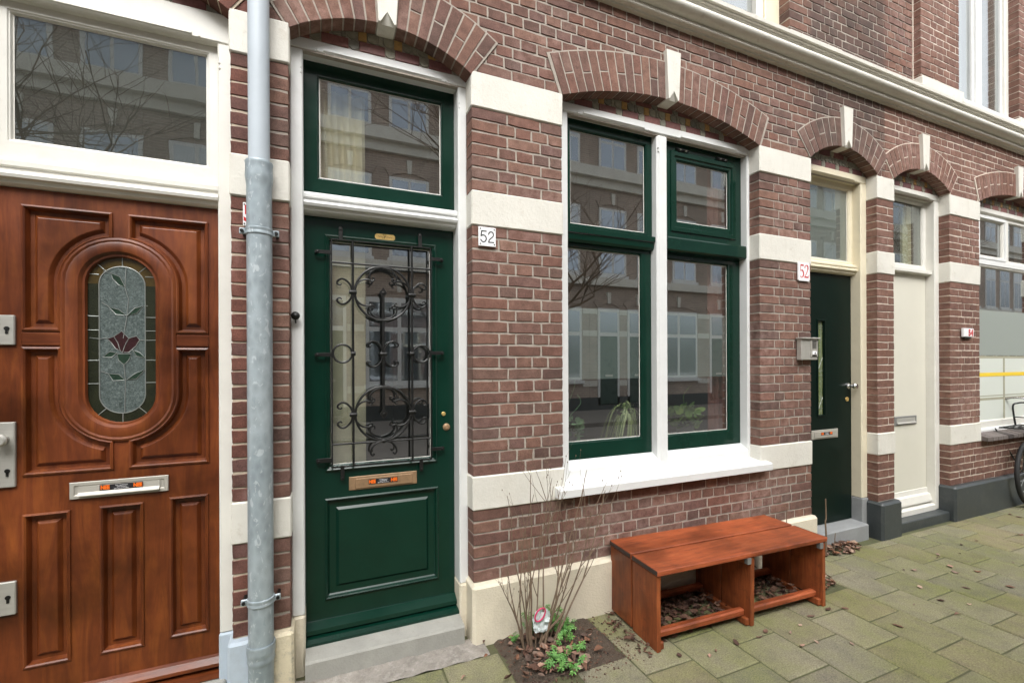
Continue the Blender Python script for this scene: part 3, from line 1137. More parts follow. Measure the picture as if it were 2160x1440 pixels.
def spline(pts, n=6):
    out = []
    P = [Vector(p) for p in pts]
    for i in range(len(P) - 1):
        p0, p1, p2, p3 = P[max(i - 1, 0)], P[i], P[i + 1], P[min(i + 2, len(P) - 1)]
        for k in range(n):
            t = k / n
            out.append(0.5 * ((2 * p1) + (-p0 + p2) * t + (2 * p0 - 5 * p1 + 4 * p2 - p3) * t * t + (-p0 + 3 * p1 - 3 * p2 + p3) * t ** 3))
    out.append(P[-1])
    return out


def bar(prof, x0, x1, name, mat, parent):
    return MB().extrude_x(prof, x0, x1).build(name, mat, parent)


def jamb_stops(parent, mat, x0, x1, zt, zb, y, xs_inner):
    """carved chamfer stops: little notched blocks on the front edge of a frame"""
    for xx in (x0, x1):
        MB().box(xx - 0.006, xx + 0.006, y - 0.004, y + 0.01, zt - 0.004, zt + 0.008, 0.003).build('chamfer_stop', mat, parent)
    for xx in xs_inner:
        for dz in (0.10, 0.125):
            MB().box(xx - 0.004, xx + 0.004, y - 0.004, y + 0.01, zt - dz - 0.006, zt - dz + 0.006, 0.003).build('chamfer_stop', mat, parent)


def frame_set(parent, mat, x0, x1, xi0, xi1, z0, zt, zi, y0, y1, stops=True, ch=0.006, strip=True):
    """left jamb, right jamb and head of a timber frame with a chamfered inner arris"""
    MB().box(x0, xi0, y0, y1, z0, zi, ch).build('jamb', mat, parent)
    MB().box(xi1, x1, y0, y1, z0, zi, ch).build('jamb', mat, parent)
    MB().box(x0, x1, y0 - 0.001, y1, zi, zt, ch).build('head', mat, parent)
    # planted chamfer strips with stops
    c = 0.012
    L = xi1 - xi0
    if strip:
        MB().extrude_x([(y0 - 0.007, zi + 0.012), (y0 - 0.007, zi + 0.022), (y0 + 0.003, zi + 0.024), (y0 + 0.012, zi - 0.004)], xi0 + 0.12 * L, xi1 - 0.12 * L).build('chamfer_strip', mat, parent)
    if stops:
        jamb_stops(parent, mat, xi0 + 0.085 * L, xi1 - 0.085 * L, zi + 0.008, z0, y0, (xi0 - 0.008, xi1 + 0.008))


def sash(parent, mat, x0, x1, z0, z1, gx0, gx1, gz0, gz1, y, glass='glass', depth=0.04, name='sash', wire=True):
    """one glazed sash: frame with a moulded inner edge, pane"""
    s = part(name, parent) if name else parent
    mb = MB()
    holed(mb, rect(x0, x1, z0, z1), [rect(gx0, gx1, gz0, gz1)], y)
    mb.sweep(rect(gx0, gx1, gz0, gz1), [(0, y), (0.003, y + 0.005), (0.007, y + 0.006), (0.010, y + 0.014), (0.011, y + 0.02)])
    mb.sweep(rect(x0, x1, z0, z1), [(0, y), (0, y + depth)])
    mb.build(name + '_frame' if False else 'sash_frame', mat, parent)
    MB().box(gx0 - 0.002, gx1 + 0.002, y + 0.018, y + 0.022, gz0 - 0.002, gz1 + 0.002).build('pane', glass, parent)
    # putty bead
    mb = MB()
    mb.sweep(rect(gx0 + 0.009, gx1 - 0.009, gz0 + 0.009, gz1 - 0.009), [(0, y + 0.0165), (0.006, y + 0.0172)])
    mb.build('putty_bead', 'offwhite', parent)


def sticker(parent, cx, y, cz, w, h):
    MB().box(cx - w / 2, cx + w / 2, y - 0.0008, y, cz - h / 2, cz + h / 2).build('sticker', 'sign_black', parent)
    for s in (-1, 1):
        text('NEE', 'lettering', 'orange', parent, cx + s * w * 0.375, y - 0.0012, cz + 0.0, h * 0.92, bold=0.0012, sx=0.78, extrude=0.0003)
    for i, ln in enumerate(('Geen ongeadresseerd', 'reclamedrukwerk', 'geen Huis-aan-Huis bladen')):
        text(ln, 'lettering', 'sign_white', parent, cx, y - 0.0012, cz + h * (0.26 - 0.27 * i), h * 0.25, sx=0.8, extrude=0.0002)


# ---- number 50: varnished door under a wide fanlight
Y = 0.12
fr = part('door_frame', house50)
frame_set(fr, 'offwhite', -1.296, -0.374, -1.24, -0.437, 0.29, 3.125, 2.99, 0.075, 0.20)
for xa, xb in ((-1.296, -1.24), (-0.437, -0.374)):
    MB().box(xa - 0.003, xb + 0.003, 0.068, 0.2, -0.05, 0.29, 0.008).build('frame_foot', 'plinth_blue', fr)
fan = part('fanlight', house50)
sash(fan, 'offwhite', -1.24, -0.437, 2.345, 2.99, -1.165, -0.476, 2.426, 2.958, 0.115, 'glass_old')
bar([(0.20, 2.345), (0.085, 2.345), (0.078, 2.335), (0.078, 2.315), (0.088, 2.310), (0.088, 2.298), (0.072, 2.292), (0.068, 2.280), (0.072, 2.268), (0.088, 2.262), (0.092, 2.250), (0.105, 2.242), (0.20, 2.240)],
    -1.24, -0.437, 'transom_bar', 'offwhite', fan)
door = part('door', house50)
OX, ZT, ZB, RO = -0.805, 1.869, 1.389, 0.20


def stadium(r, n=16):
    return arc(OX, ZT, r, 0, 180, n) + arc(OX, ZB, r, 180, 360, n)


a_in = math.degrees(math.acos(0.03 / RO))
UL = [(-1.123, 2.172), (-0.835, 2.172)] + arc(OX, ZT, RO, 180 - a_in, 180, 12) + [(OX - RO, 1.663), (-1.123, 1.663)]
UR = [(2 * OX - x, z) for x, z in UL]
LL = [(-1.123, 1.592), (OX - RO, 1.592)] + arc(OX, ZB, RO, 180, 180 + a_in, 12) + [(-0.835, 1.072), (-1.123, 1.072)]
LR = [(2 * OX - x, z) for x, z in LL]
low3 = [rect(-1.123, -0.979, 0.288, 0.910), rect(-0.877, -0.731, 0.288, 0.914), rect(-0.632, -0.490, 0.298, 0.922)]
fix = lambda pl: [(min(max(x, -1.123), -0.487), z) for x, z in pl]
pans = [fix(p) for p in (UL, UR, LL, LR)] + low3
mb = MB()
holed(mb, rect(-1.24, -0.437, 0.12, 2.24), pans + [stadium(0.122)], Y)
mb.sweep(rect(-1.24, -0.437, 0.12, 2.24), [(0, Y), (0, Y + 0.05)])
mb.build('door_leaf', 'mahogany', door)
for p in pans:
    mb = MB()
    mb.sweep(p, [(-0.004, Y + 0.001), (-0.003, Y - 0.006), (0.004, Y - 0.009), (0.009, Y - 0.004), (0.012, Y + 0.008), (0.016, Y + 0.020), (0.030, Y + 0.021), (0.043, Y + 0.008), (0.046, Y + 0.007)], fill=True)
    mb.build('panel', 'mahogany', door)
mb = MB()
mb.sweep(stadium(0.186), [(-0.016, Y + 0.001), (-0.013, Y - 0.008), (-0.004, Y - 0.013), (0.004, Y - 0.010), (0.010, Y - 0.012), (0.034, Y - 0.014), (0.045, Y - 0.012), (0.055, Y - 0.001), (0.064, Y + 0.008), (0.068, Y + 0.022)])
mb.build('oval_moulding', 'mahogany', door, smooth=True, angle=35)
for xa, xb in ((-1.128, -1.0), (-0.610, -0.482)):
    MB().box(xa, xb, Y - 0.006, Y + 0.01, 1.600, 1.655, 0.004).build('rail_block', 'mahogany_h', door)
# leaded glass
yg = Y + 0.018
def zx(px, pz):
    return (OX + 0.002 + (px - 765) * 0.000548, 1.63 - (pz / 3 + 480 - 716.5) * 0.00206)
inner_s = stadium(0.080)
outer_s = stadium(0.120)
nS = len(outer_s)
half_n = nS // 2
top_band = outer_s[:half_n] + inner_s[:half_n][::-1]
bot_band = outer_s[half_n:] + [outer_s[0]] + [inner_s[0]] + inner_s[half_n:][::-1]
MB().prism(inner_s, yg, yg + 0.004).build('leaded_pane', 'lead_clear', door)
MB().prism(top_band, yg - 0.0006, yg + 0.004).build('leaded_pane', 'lead_amber', door)
mid_l = [(OX - 0.120, ZB), (OX - 0.080, ZB), (OX - 0.080, ZT), (OX - 0.120, ZT)]
mid_r = [(2 * OX - x, z) for x, z in mid_l]
for m_ in (mid_l, mid_r):
    MB().prism(m_, yg - 0.0006, yg + 0.004).build('leaded_pane', 'lead_dark', door)
MB().prism(arc(OX, ZB, 0.12, 180, 360, 16) + arc(OX, ZB, 0.08, 360, 180, 16), yg - 0.0006, yg + 0.004).build('leaded_pane', 'lead_dark', door)
flower = [[(665, 705), (705, 690), (730, 730), (745, 780), (715, 765), (690, 730)], [(705, 690), (755, 655), (800, 700), (775, 745), (760, 792), (745, 780), (730, 730)],
          [(800, 700), (850, 685), (870, 710), (845, 750), (800, 790), (760, 792), (775, 745)]]
leaves = [[(635, 820), (680, 785), (725, 795), (690, 822)], [(905, 825), (870, 790), (825, 775), (850, 815)], [(725, 800), (815, 800), (800, 840), (768, 870), (735, 840)],
          [(690, 290), (745, 310), (780, 375), (735, 360), (700, 325)], [(675, 505), (740, 520), (785, 555), (720, 550)], [(895, 490), (840, 505), (790, 555), (850, 540)],
          [(670, 925), (735, 930), (775, 965), (700, 970)], [(905, 900), (840, 925), (785, 965), (850, 960)]]
came = MB()
for lst, m_ in ((flower, 'lead_red'), (leaves, 'lead_green')):
    for pl in lst:
        q = [zx(*p) for p in pl]
        MB().prism(q, yg - 0.001, yg + 0.003).build('leaded_pane', m_, door)
        came.tube([(x, yg - 0.001, z) for x, z in q], 0.0016, 5, closed=True)
came.tube([(x, yg - 0.001, z) for x, z in inner_s], 0.0022, 5, closed=True)
for zc in (1.93, 1.75, 1.69, 1.56, 1.46):
    for s in (-1, 1):
        came.tube([(OX + s * 0.08, yg - 0.001, zc - 0.02), (OX + s * 0.12, yg - 0.001, zc - 0.02)], 0.0018, 5)
for ang in (45, 90, 135, 225, 270, 315):
    zc = ZT if ang < 180 else ZB
    c, s = math.cos(R(ang)), math.sin(R(ang))
    came.tube([(OX + 0.08 * c, yg - 0.001, zc + 0.08 * s), (OX + 0.12 * c, yg - 0.001, zc + 0.12 * s)], 0.0018, 5)
for pl in ([(785, 240), (778, 378), (800, 450), (790, 555), (775, 640), (765, 700)], [(768, 870), (778, 965), (772, 1180)], [(555, 700), (620, 706), (665, 700)], [(870, 710), (930, 712), (985, 710)],
           [(630, 475), (680, 505)], [(900, 488), (925, 490)], [(625, 910), (670, 925)], [(640, 280), (690, 290)]):
    came.tube([(a, yg - 0.001, b) for a, b in (zx(*p) for p in pl)], 0.0015, 5)
came.build('lead_came', 'lead_came', door, smooth=True)
# letter plate with sticker
lp = MB()
lp.sweep(rect(-0.977, -0.637, 0.957, 1.027), [(0, Y - 0.001), (0, Y - 0.007), (0.002, Y - 0.009), (0.014, Y - 0.009), (0.018, Y - 0.005)], fill=True)
lp.build('letter_plate', 'alu', door)
MB().extrude_x([(Y - 0.005, 1.010), (Y - 0.008, 1.008), (Y - 0.010, 0.984), (Y - 0.022, 0.972), (Y - 0.022, 0.969), (Y - 0.005, 0.972)], -0.948, -0.668).build('letter_flap', 'alu', door)
sticker(door, -0.802, Y - 0.0102, 0.9965, 0.150, 0.024)
# lock plates on the far left
for za, zb, key in ((1.602, 1.722, True), (1.03, 1.292, True), (0.518, 0.651, True)):
    MB().box(-1.226, -1.143, Y - 0.013, Y + 0.002, za, zb, 0.003).build('lock_plate', 'steel', door)
    zc = (za + zb) / 2 - (0.07 if zb - za > 0.2 else 0)
    kb = MB()
    kb.lathe([(0.0085, Y - 0.016), (0.0085, Y - 0.012)], (-1.165, 0, zc + 0.006), 'Y', 14)
    kb.box(-1.169, -1.161, Y - 0.016, Y - 0.012, zc - 0.016, zc)
    kb.build('key_cylinder', 'iron', door)
kn = MB()
kn.lathe([(0.014, Y - 0.013), (0.013, Y - 0.03), (0.024, Y - 0.045), (0.026, Y - 0.055), (0.02, Y - 0.062), (0.0, Y - 0.064)], (-1.172, 0, 1.225), 'Y', 20)
kn.build('door_knob', 'steel', door, smooth=True)
bar([(Y + 0.02, 0.19), (Y - 0.012, 0.172), (Y - 0.030, 0.150), (Y - 0.030, 0.135), (Y + 0.02, 0.128)], -1.235, -0.440, 'weather_board', 'mahogany_h', door)
bar([(Y + 0.04, 0.122), (Y - 0.040, 0.112), (Y - 0.045, 0.09), (Y + 0.04, 0.085)], -1.235, -0.440, 'door_sill', 'mahogany_h', door)
MB().box(-1.29, -0.41, 0.0, 0.25, -0.1, 0.085, 0.008).build('doorstep', 'stone_step', house50)

# ---- number 52: green door with wrought-iron grille
Y = 0.195
fr = part('door_frame', house52)
frame_set(fr, 'white', -0.141, 0.755, -0.083, 0.704, 0.288, 3.125, 3.066, 0.09, 0.24)
for xa, xb in ((-0.141, -0.083), (0.704, 0.755)):
    MB().box(xa - 0.002, xb + 0.002, 0.084, 0.24, -0.05, 0.288, 0.010).build('frame_foot', 'plinth', fr)
mb = MB()
mb.lathe([(0.006, 0.092), (0.010, 0.080), (0.008, 0.074), (0.017, 0.066), (0.020, 0.056), (0.014, 0.048), (0.006, 0.044), (0.0, 0.042)], (-0.118, 0, 1.752), 'Y', 16)
mb.tube([(-0.118, 0.07, 1.74), (-0.118, 0.06, 1.727), (-0.117, 0.068, 1.718)], 0.003, 6)
mb.build('bell_pull', 'iron', fr, smooth=True)
fan = part('fanlight', house52)
sash(fan, 'green', -0.083, 0.704, 2.385, 3.066, -0.020, 0.638, 2.470, 3.004, 0.175)
bar([(0.22, 2.385), (0.14, 2.385), (0.118, 2.378), (0.114, 2.366), (0.114, 2.352), (0.124, 2.347), (0.124, 2.338), (0.112, 2.332), (0.106, 2.322), (0.112, 2.310), (0.126, 2.305), (0.130, 2.292), (0.145, 2.284), (0.22, 2.282)],
    -0.083, 0.704, 'transom_bar', 'white', fan)
door = part('door', house52)
gl = rect(0.016, 0.598, 0.963, 2.19)
pn = rect(0.014, 0.602, 0.30, 0.815)
mb = MB()
holed(mb, rect(-0.081, 0.702, 0.145, 2.281), [gl, pn], Y)
mb.sweep(rect(-0.081, 0.702, 0.145, 2.281), [(0, Y), (0, Y + 0.045)])
mb.build('door_leaf', 'green', door)
MB().sweep(gl, [(-0.004, Y + 0.001), (-0.003, Y - 0.007), (0.004, Y - 0.010), (0.010, Y - 0.006), (0.013, Y - 0.008), (0.020, Y - 0.004), (0.026, Y + 0.010), (0.028, Y + 0.022)]).build('glazing_moulding', 'green', door)
MB().sweep(pn, [(-0.006, Y + 0.001), (-0.005, Y - 0.008), (0.002, Y - 0.012), (0.008, Y - 0.008), (0.012, Y + 0.004), (0.018, Y + 0.010), (0.050, Y + 0.011), (0.062, Y + 0.002), (0.064, Y + 0.001)], fill=True).build('panel', 'green', door)
MB().box(0.040, 0.574, Y + 0.018, Y + 0.022, 0.985, 2.168).build('pane', 'glass', door)
MB().sweep(rect(0.043, 0.571, 0.988, 2.165), [(0, Y + 0.015), (0.006, Y + 0.016)]).build('putty_bead', 'offwhite', door)
bar([(Y + 0.01, 0.200), (Y - 0.008, 0.196), (Y - 0.048, 0.172), (Y - 0.050, 0.152), (Y + 0.01, 0.150)], -0.081, 0.702, 'weather_board', 'green', door)
bar([(Y + 0.04, 0.146), (Y - 0.07, 0.140), (Y - 0.098, 0.134), (Y - 0.098, 0.118), (Y + 0.04, 0.112)], -0.081, 0.702, 'door_sill', 'green', door)
mb = MB()
bar([(0.24, -0.1), (-0.005, -0.1), (-0.004, 0.098), (0.004, 0.108), (0.10, 0.121), (0.24, 0.124)], -0.080, 0.702, 'doorstep', 'stone_step', house52)
# letter plate (worn brass), sticker
MB().sweep(rect(0.128, 0.486, 0.849, 0.920), [(0, Y - 0.001), (0, Y - 0.004), (0.003, Y - 0.006), (0.02, Y - 0.006)], fill=True).build('letter_plate', 'brass', door)
MB().box(0.160, 0.462, Y - 0.011, Y - 0.005, 0.856, 0.909, 0.003).build('letter_flap', 'brass', door)
sticker(door, 0.303, Y - 0.0112, 0.886, 0.152, 0.027)
mb = MB()
holes8 = [(0.266, 2.203), (0.274, 2.195), (0.364, 2.195), (0.372, 2.203), (0.372, 2.217), (0.364, 2.225), (0.274, 2.225), (0.266, 2.217)]
mb.prism(holes8, Y - 0.003, Y + 0.001)
mb.build('name_plate', 'brass_plate', door)
sq = MB()
ribbon([(0.282 + i * 0.0037, 2.210 + 0.0035 * math.sin(i * 1.9) * (0.5 if i % 7 == 3 else 1)) for i in range(21)], 0.0016, Y - 0.0036, Y - 0.003, sq)
sq.build('lettering', 'sign_black', door)
MB().lathe([(0.012, Y + 0.001), (0.012, Y - 0.006), (0.009, Y - 0.009), (0.0, Y - 0.009)], (0.640, 0, 1.231), 'Y', 18).build('cylinder_lock', 'brass_plate', door, smooth=True)
mb = MB()
mb.lathe([(0.021, Y + 0.001), (0.020, Y - 0.005), (0.016, Y - 0.007), (0.011, Y - 0.014), (0.0, Y - 0.014)], (0.657, 0, 1.154), 'Y', 18)
mb.box(0.6555, 0.6585, Y - 0.0150, Y - 0.013, 1.146, 1.162)
mb.build('cylinder_lock', 'brass', door, smooth=True)
# the grille
yg = Y - 0.030
CX = 0.304
gv = lambda pts: [(x, yg, z) for x, z in pts]
for x in (0.150, 0.458):
    MB().tube(gv([(x, 0.985), (x, 2.166)]), 0.0062, 8).build('grille_bar', 'iron', door, smooth=True)
for x in (0.046, 0.562):
    MB().box(x - 0.0035, x + 0.0035, yg - 0.004, yg + 0.004, 0.985, 2.166).build('grille_bar', 'iron', door)
for z in (1.102, 2.046):
    MB().tube(gv([(0.046, z), (0.562, z)]), 0.0054, 8).build('grille_bar', 'iron', door, smooth=True)
for z in (0.985, 2.166):
    MB().box(0.0425, 0.5655, yg - 0.004, yg + 0.004, z - 0.003, z + 0.003).build('grille_bar', 'iron', door)
mb = MB()
mb.box(CX - 0.007, CX + 0.007, yg - 0.006, yg + 0.006, 1.262, 1.888, 0.002)
for zc in (1.25, 1.90):
    mb.prism([(CX, zc - 0.030), (CX + 0.019, zc), (CX, zc + 0.030), (CX - 0.019, zc)], yg - 0.005, yg + 0.004)
    mb.lathe([(0.008, yg - 0.004), (0.007, yg - 0.010), (0.0, yg - 0.012)], (CX, 0, zc), 'Y', 10)
mb.build('centre_spear', 'iron', door)
for zc in (1.896, 1.252):
    MB().tube([(CX + 0.144 * math.cos(t), yg - 0.001, zc + 0.144 * math.sin(t)) for t in (2 * math.pi * i / 48 for i in range(48))], 0.0062, 8, closed=True).build('grille_ring', 'iron', door, smooth=True)
for xc, r in ((0.098, 0.047), (0.510, 0.046)):
    MB().tube([(xc + r * math.cos(t), yg - 0.001, 1.573 + r * math.sin(t)) for t in (2 * math.pi * i / 32 for i in range(32))], 0.0054, 8, closed=True).build('grille_ring', 'iron', door, smooth=True)
c_scroll = [(0.146, 0.0), (0.140, 0.032), (0.118, 0.058), (0.094, 0.066), (0.074, 0.052), (0.075, 0.038), (0.088, 0.034), (0.094, 0.041)]
i_scroll = [(0.154, 0.004), (0.165, 0.036), (0.190, 0.062), (0.222, 0.070), (0.243, 0.064), (0.256, 0.068), (0.256, 0.080), (0.247, 0.081)]
k_scroll = [(0.304, 0.140), (0.262, 0.128), (0.236, 0.100), (0.235, 0.076), (0.245, 0.062), (0.240, 0.050), (0.231, 0.052)]
for zc in (1.896, 1.252):
    for sx in (1, -1):
        for sz in (1, -1):
            for pts, rr in ((c_scroll, 0.0056), (i_scroll, 0.0050), (k_scroll, 0.0050)):
                q = [(CX + sx * (x - CX), yg - 0.002, zc + sz * z) for x, z in pts]
                m = len(spline(q))
                MB().tube(spline(q), [rr * (1 - 0.45 * max(0, i / (m - 1) - 0.6) / 0.4) for i in range(m)], 7).build('grille_scroll', 'iron', door, smooth=True)
x_scroll = [(0.300, 0.004), (0.294, 0.036), (0.272, 0.062), (0.246, 0.068), (0.227, 0.054), (0.230, 0.042), (0.240, 0.042)]
for sx in (1, -1):
    for sz in (1, -1):
        q = spline([(CX + sx * (x - CX), yg - 0.004, 1.571 + sz * z) for x, z in x_scroll])
        MB().tube(q, 0.0054, 7).build('grille_scroll', 'iron', door, smooth=True)
    q = spline([(CX + sx * (x - CX), yg - 0.002, z) for x, z in [(0.302, 1.104), (0.270, 1.096), (0.244, 1.072), (0.236, 1.044), (0.246, 1.030), (0.256, 1.040)]])
    MB().tube(q, 0.0050, 7).build('grille_scroll', 'iron', door, smooth=True)
for x, z, w in ((0.150, 1.896, 0.019), (0.458, 1.896, 0.019), (0.150, 1.252, 0.019), (0.458, 1.252, 0.019), (CX, 1.571, 0.017), (0.150, 1.573, 0.012), (0.458, 1.573, 0.012), (CX, 1.104, 0.008)):
    MB().lathe([(0.004, -w), (0.011, -w), (0.0125, -w * 0.5), (0.0125, w * 0.5), (0.011, w), (0.004, w)], (x, yg, z), 'X', 12).build('collar', 'iron', door, smooth=True)
for x0_, z0_, x1_, z1_ in ((0.091, 2.160, 0.091, 2.228), (0.504, 2.160, 0.504, 2.236), (0.046, 2.095, -0.028, 2.095), (0.562, 2.106, 0.630, 2.106), (0.046, 1.567, -0.030, 1.567), (0.562, 1.578, 0.632, 1.578),
                           (0.046, 1.025, -0.026, 1.022), (0.562, 1.038, 0.632, 1.038), (0.095, 0.990, 0.095, 0.918), (0.506, 0.990, 0.506, 0.926)):
    mb = MB()
    hx, hz = (0.010, 0.0) if x0_ == x1_ else (0.0, 0.010)
    mb.box(min(x0_, x1_) - hx, max(x0_, x1_) + hx, yg - 0.002, yg + 0.004, min(z0_, z1_) - hz, max(z0_, z1_) + hz, 0.0015)
    mb.box(x1_ - 0.006, x1_ + 0.006, yg, Y + 0.001, z1_ - 0.006, z1_ + 0.006)
    dx = 0.012 if x1_ < x0_ else (-0.012 if x1_ > x0_ else 0)
    dz = -0.012 if z1_ > z0_ + 0.02 else (0.012 if z1_ < z0_ - 0.02 else 0)
    mb.lathe([(0.006, yg - 0.001), (0.0055, yg - 0.005), (0.0, yg - 0.007)], (x1_ + dx * 0.6, 0, z1_ + dz * 0.6), 'Y', 10)
    mb.build('fixing_strap', 'iron', door)

# ---- number 52: the green window
win = part('window', house52)
YW = 0.150
frame_set(win, 'white', 1.312, 2.968, 1.402, 2.941, 0.80, 3.128, 3.068, 0.082, 0.22, stops=False, strip=False)
MB().box(2.097, 2.188, 0.081, 0.22, 0.84, 3.068, 0.016).build('mullion', 'white', win)
for a, b in ((1.402, 2.097), (2.188, 2.941)):
    jamb_stops(win, 'white', a + 0.07, b - 0.07, 3.075, 0.9, 0.082, (b + 0.008,))
    MB().extrude_x([(0.075, 3.080), (0.075, 3.090), (0.085, 3.092), (0.095, 3.064)], a + 0.11, b - 0.11).build('chamfer_strip', 'white', win)
bar([(0.22, 0.905), (0.150, 0.900), (0.088, 0.862), (0.082, 0.854), (0.082, 0.79), (0.22, 0.79)], 1.402, 2.941, 'bottom_rail', 'white', win)
mbs = MB()
mbs.extrude_x([(0.10, 0.806), (0.075, 0.805), (-0.052, 0.788), (-0.064, 0.780), (-0.064, 0.737), (-0.052, 0.731), (-0.02, 0.735), (0.10, 0.735)], 1.252, 3.012)
mbs.build('sill', 'white', win)
# left light
sash(win, 'green', 1.402, 2.096, 2.378, 3.067, 1.447, 2.052, 2.398, 3.012, 0.140)
sash(win, 'green', 1.402, 2.096, 0.900, 2.292, 1.428, 2.020, 1.002, 2.262, 0.152)
bar([(0.18, 2.384), (0.128, 2.382), (0.106, 2.372), (0.106, 2.340), (0.116, 2.334), (0.120, 2.300), (0.130, 2.284), (0.18, 2.282)], 1.402, 2.096, 'window_transom', 'green', win)
# right light, with a top-hung casement
sash(win, 'green', 2.189, 2.940, 2.392, 3.067, 2.312, 2.826, 2.508, 2.952, 0.138)
MB().sweep(rect(2.258, 2.880, 2.440, 3.005), [(0, 0.138), (0.0, 0.131), (0.004, 0.129), (0.030, 0.129), (0.034, 0.133), (0.036, 0.138)]).build('casement_bead', 'green', win)
sash(win, 'green', 2.189, 2.940, 0.892, 2.300, 2.215, 2.832, 1.000, 2.254, 0.152)
bar([(0.18, 2.400), (0.120, 2.396), (0.094, 2.386), (0.090, 2.376), (0.090, 2.300), (0.100, 2.290), (0.18, 2.286)], 2.189, 2.945, 'window_transom', 'green', win)
for x in (2.36, 2.74):
    mb = MB()
    mb.tube([(x - 0.05, 0.124, 3.018), (x + 0.05, 0.124, 3.018)], 0.006, 10)
    mb.box(x - 0.05, x + 0.05, 0.128, 0.139, 3.006, 3.032)
    mb.build('hinge', 'iron', win)
for x in (2.335, 2.385, 2.715, 2.765):
    MB().tube([(x - 0.008, 0.124, 3.018), (x + 0.008, 0.124, 3.018)], 0.0065, 8).build('hinge_pin', 'chrome', win)
# frosted strips on the inside of the lower panes
for a, b in ((1.430, 2.018), (2.217, 2.830)):
    MB().box(a, b, 0.176, 0.1775, 1.412, 1.872).build('frosted_strip', 'film', win)

# ---- number 52: black door
Y = 0.165
fr = part('door_frame', house52)
frame_set(fr, 'cream', 3.528, 4.392, 3.585, 4.312, 0.332, 3.128, 3.062, 0.082, 0.22)
for xa, xb in ((3.528, 3.585), (4.312, 4.392)):
    MB().box(xa - 0.002, xb + 0.002, 0.076, 0.22, -0.05, 0.330, 0.006).build('frame_foot', 'stone_blue', fr)
fan = part('fanlight', house52)
sash(fan, 'cream', 3.585, 4.312, 2.352, 3.062, 3.625, 4.272, 2.385, 3.022, 0.150, 'glass_old')
MB().box(3.628, 4.269, 0.172, 0.174, 2.388, 3.019).build('frosted_pane', 'frost', fan)
bar([(0.22, 2.365), (0.125, 2.360), (0.112, 2.348), (0.112, 2.335), (0.122, 2.330), (0.108, 2.318), (0.108, 2.306), (0.124, 2.298), (0.126, 2.284), (0.140, 2.272), (0.22, 2.270)], 3.585, 4.318, 'transom_bar', 'cream', fan)
door = part('door', house52)
slot = rect(3.862, 3.950, 1.062, 1.866)
mb = MB()
holed(mb, rect(3.587, 4.311, 0.138, 2.271), [slot], Y)
mb.sweep(rect(3.587, 4.311, 0.138, 2.271), [(0, Y), (0, Y + 0.045)])
mb.build('door_leaf', 'black_paint', door)
MB().sweep(slot, [(-0.012, Y + 0.001), (-0.010, Y - 0.007), (0.0, Y - 0.008), (0.004, Y + 0.004), (0.006, Y + 0.02)]).build('glazing_moulding', 'black_paint', door)
MB().box(3.862, 3.950, Y + 0.014, Y + 0.018, 1.062, 1.866).build('leaded_pane', 'stripe_glass', door)
mb = MB()
for z in (1.82, 1.80, 1.44, 1.40, 1.12):
    mb.tube([(3.862, Y + 0.013, z), (3.950, Y + 0.013, z)], 0.0022, 5)
for x in (3.882, 3.925):
    mb.tube([(x, Y + 0.013, 1.062), (x, Y + 0.013, 1.866)], 0.0022, 5)
mb.tube([(3.882, Y + 0.013, 1.44), (3.950, Y + 0.013, 1.56)], 0.002, 5)
mb.tube([(3.882, Y + 0.013, 1.10), (3.950, Y + 0.013, 1.22)], 0.002, 5)
mb.build('lead_came', 'lead_came', door)
MB().sweep(rect(3.772, 4.116, 0.864, 0.940), [(0, Y - 0.001), (0, Y - 0.006), (0.003, Y - 0.008), (0.02, Y - 0.008)], fill=True).build('letter_plate', 'alu', door)
MB().box(3.80, 4.09, Y - 0.014, Y - 0.007, 0.874, 0.928, 0.003).build('letter_flap', 'alu', door)
sticker(door, 3.955, Y - 0.0142, 0.908, 0.150, 0.025)
mb = MB()
mb.lathe([(0.026, Y + 0.001), (0.025, Y - 0.010), (0.012, Y - 0.018), (0.011, Y - 0.038), (0.022, Y - 0.052), (0.026, Y - 0.066), (0.019, Y - 0.076), (0.0, Y - 0.078)], (4.262, 0, 1.304), 'Y', 20)
mb.build('door_knob', 'chrome', door, smooth=True)
MB().lathe([(0.021, Y + 0.001), (0.019, Y - 0.006), (0.0, Y - 0.007)], (4.250, 0, 1.188), 'Y', 18).build('cylinder_lock', 'brass_plate', door, smooth=True)
bar([(0.24, -0.1), (0.028, -0.1), (0.030, 0.118), (0.038, 0.126), (0.24, 0.136)], 3.545, 4.31, 'doorstep', 'stone_blue', house52)

# ---- number 54: pale flush door
Y = 0.155
fr = part('door_frame', house54)
frame_set(fr, 'offwhite', 4.628, 5.537, 4.70, 5.462, 0.084, 3.125, 3.066, 0.082, 0.22, stops=False)
fan = part('fanlight', house54)
sash(fan, 'offwhite', 4.70, 5.462, 2.385, 3.066, 4.745, 5.420, 2.435, 3.045, 0.150, 'glass_old')
bar([(0.22, 2.400), (0.12, 2.395), (0.105, 2.388), (0.105, 2.360), (0.115, 2.352), (0.22, 2.350)], 4.70, 5.466, 'transom_bar', 'offwhite', fan)
MB().box(5.25, 5.40, 0.24, 0.26, 2.42, 3.04).build('inner_reveal', 'curtain', fan)
door = part('door', house54)
MB().box(4.702, 5.460, Y, Y + 0.045, 0.165, 2.350, 0.003).build('door_leaf', 'white_door', door)
bar([(Y + 0.01, 0.290), (Y - 0.006, 0.284), (Y - 0.010, 0.240), (Y - 0.030, 0.230), (Y - 0.046, 0.175), (Y - 0.046, 0.160), (Y + 0.01, 0.162)], 4.702, 5.468, 'weather_board', 'offwhite', door)
bar([(0.22, 0.150), (0.10, 0.140), (0.082, 0.130), (0.082, 0.084), (0.22, 0.084)], 4.70, 5.462, 'door_sill', 'offwhite', door)
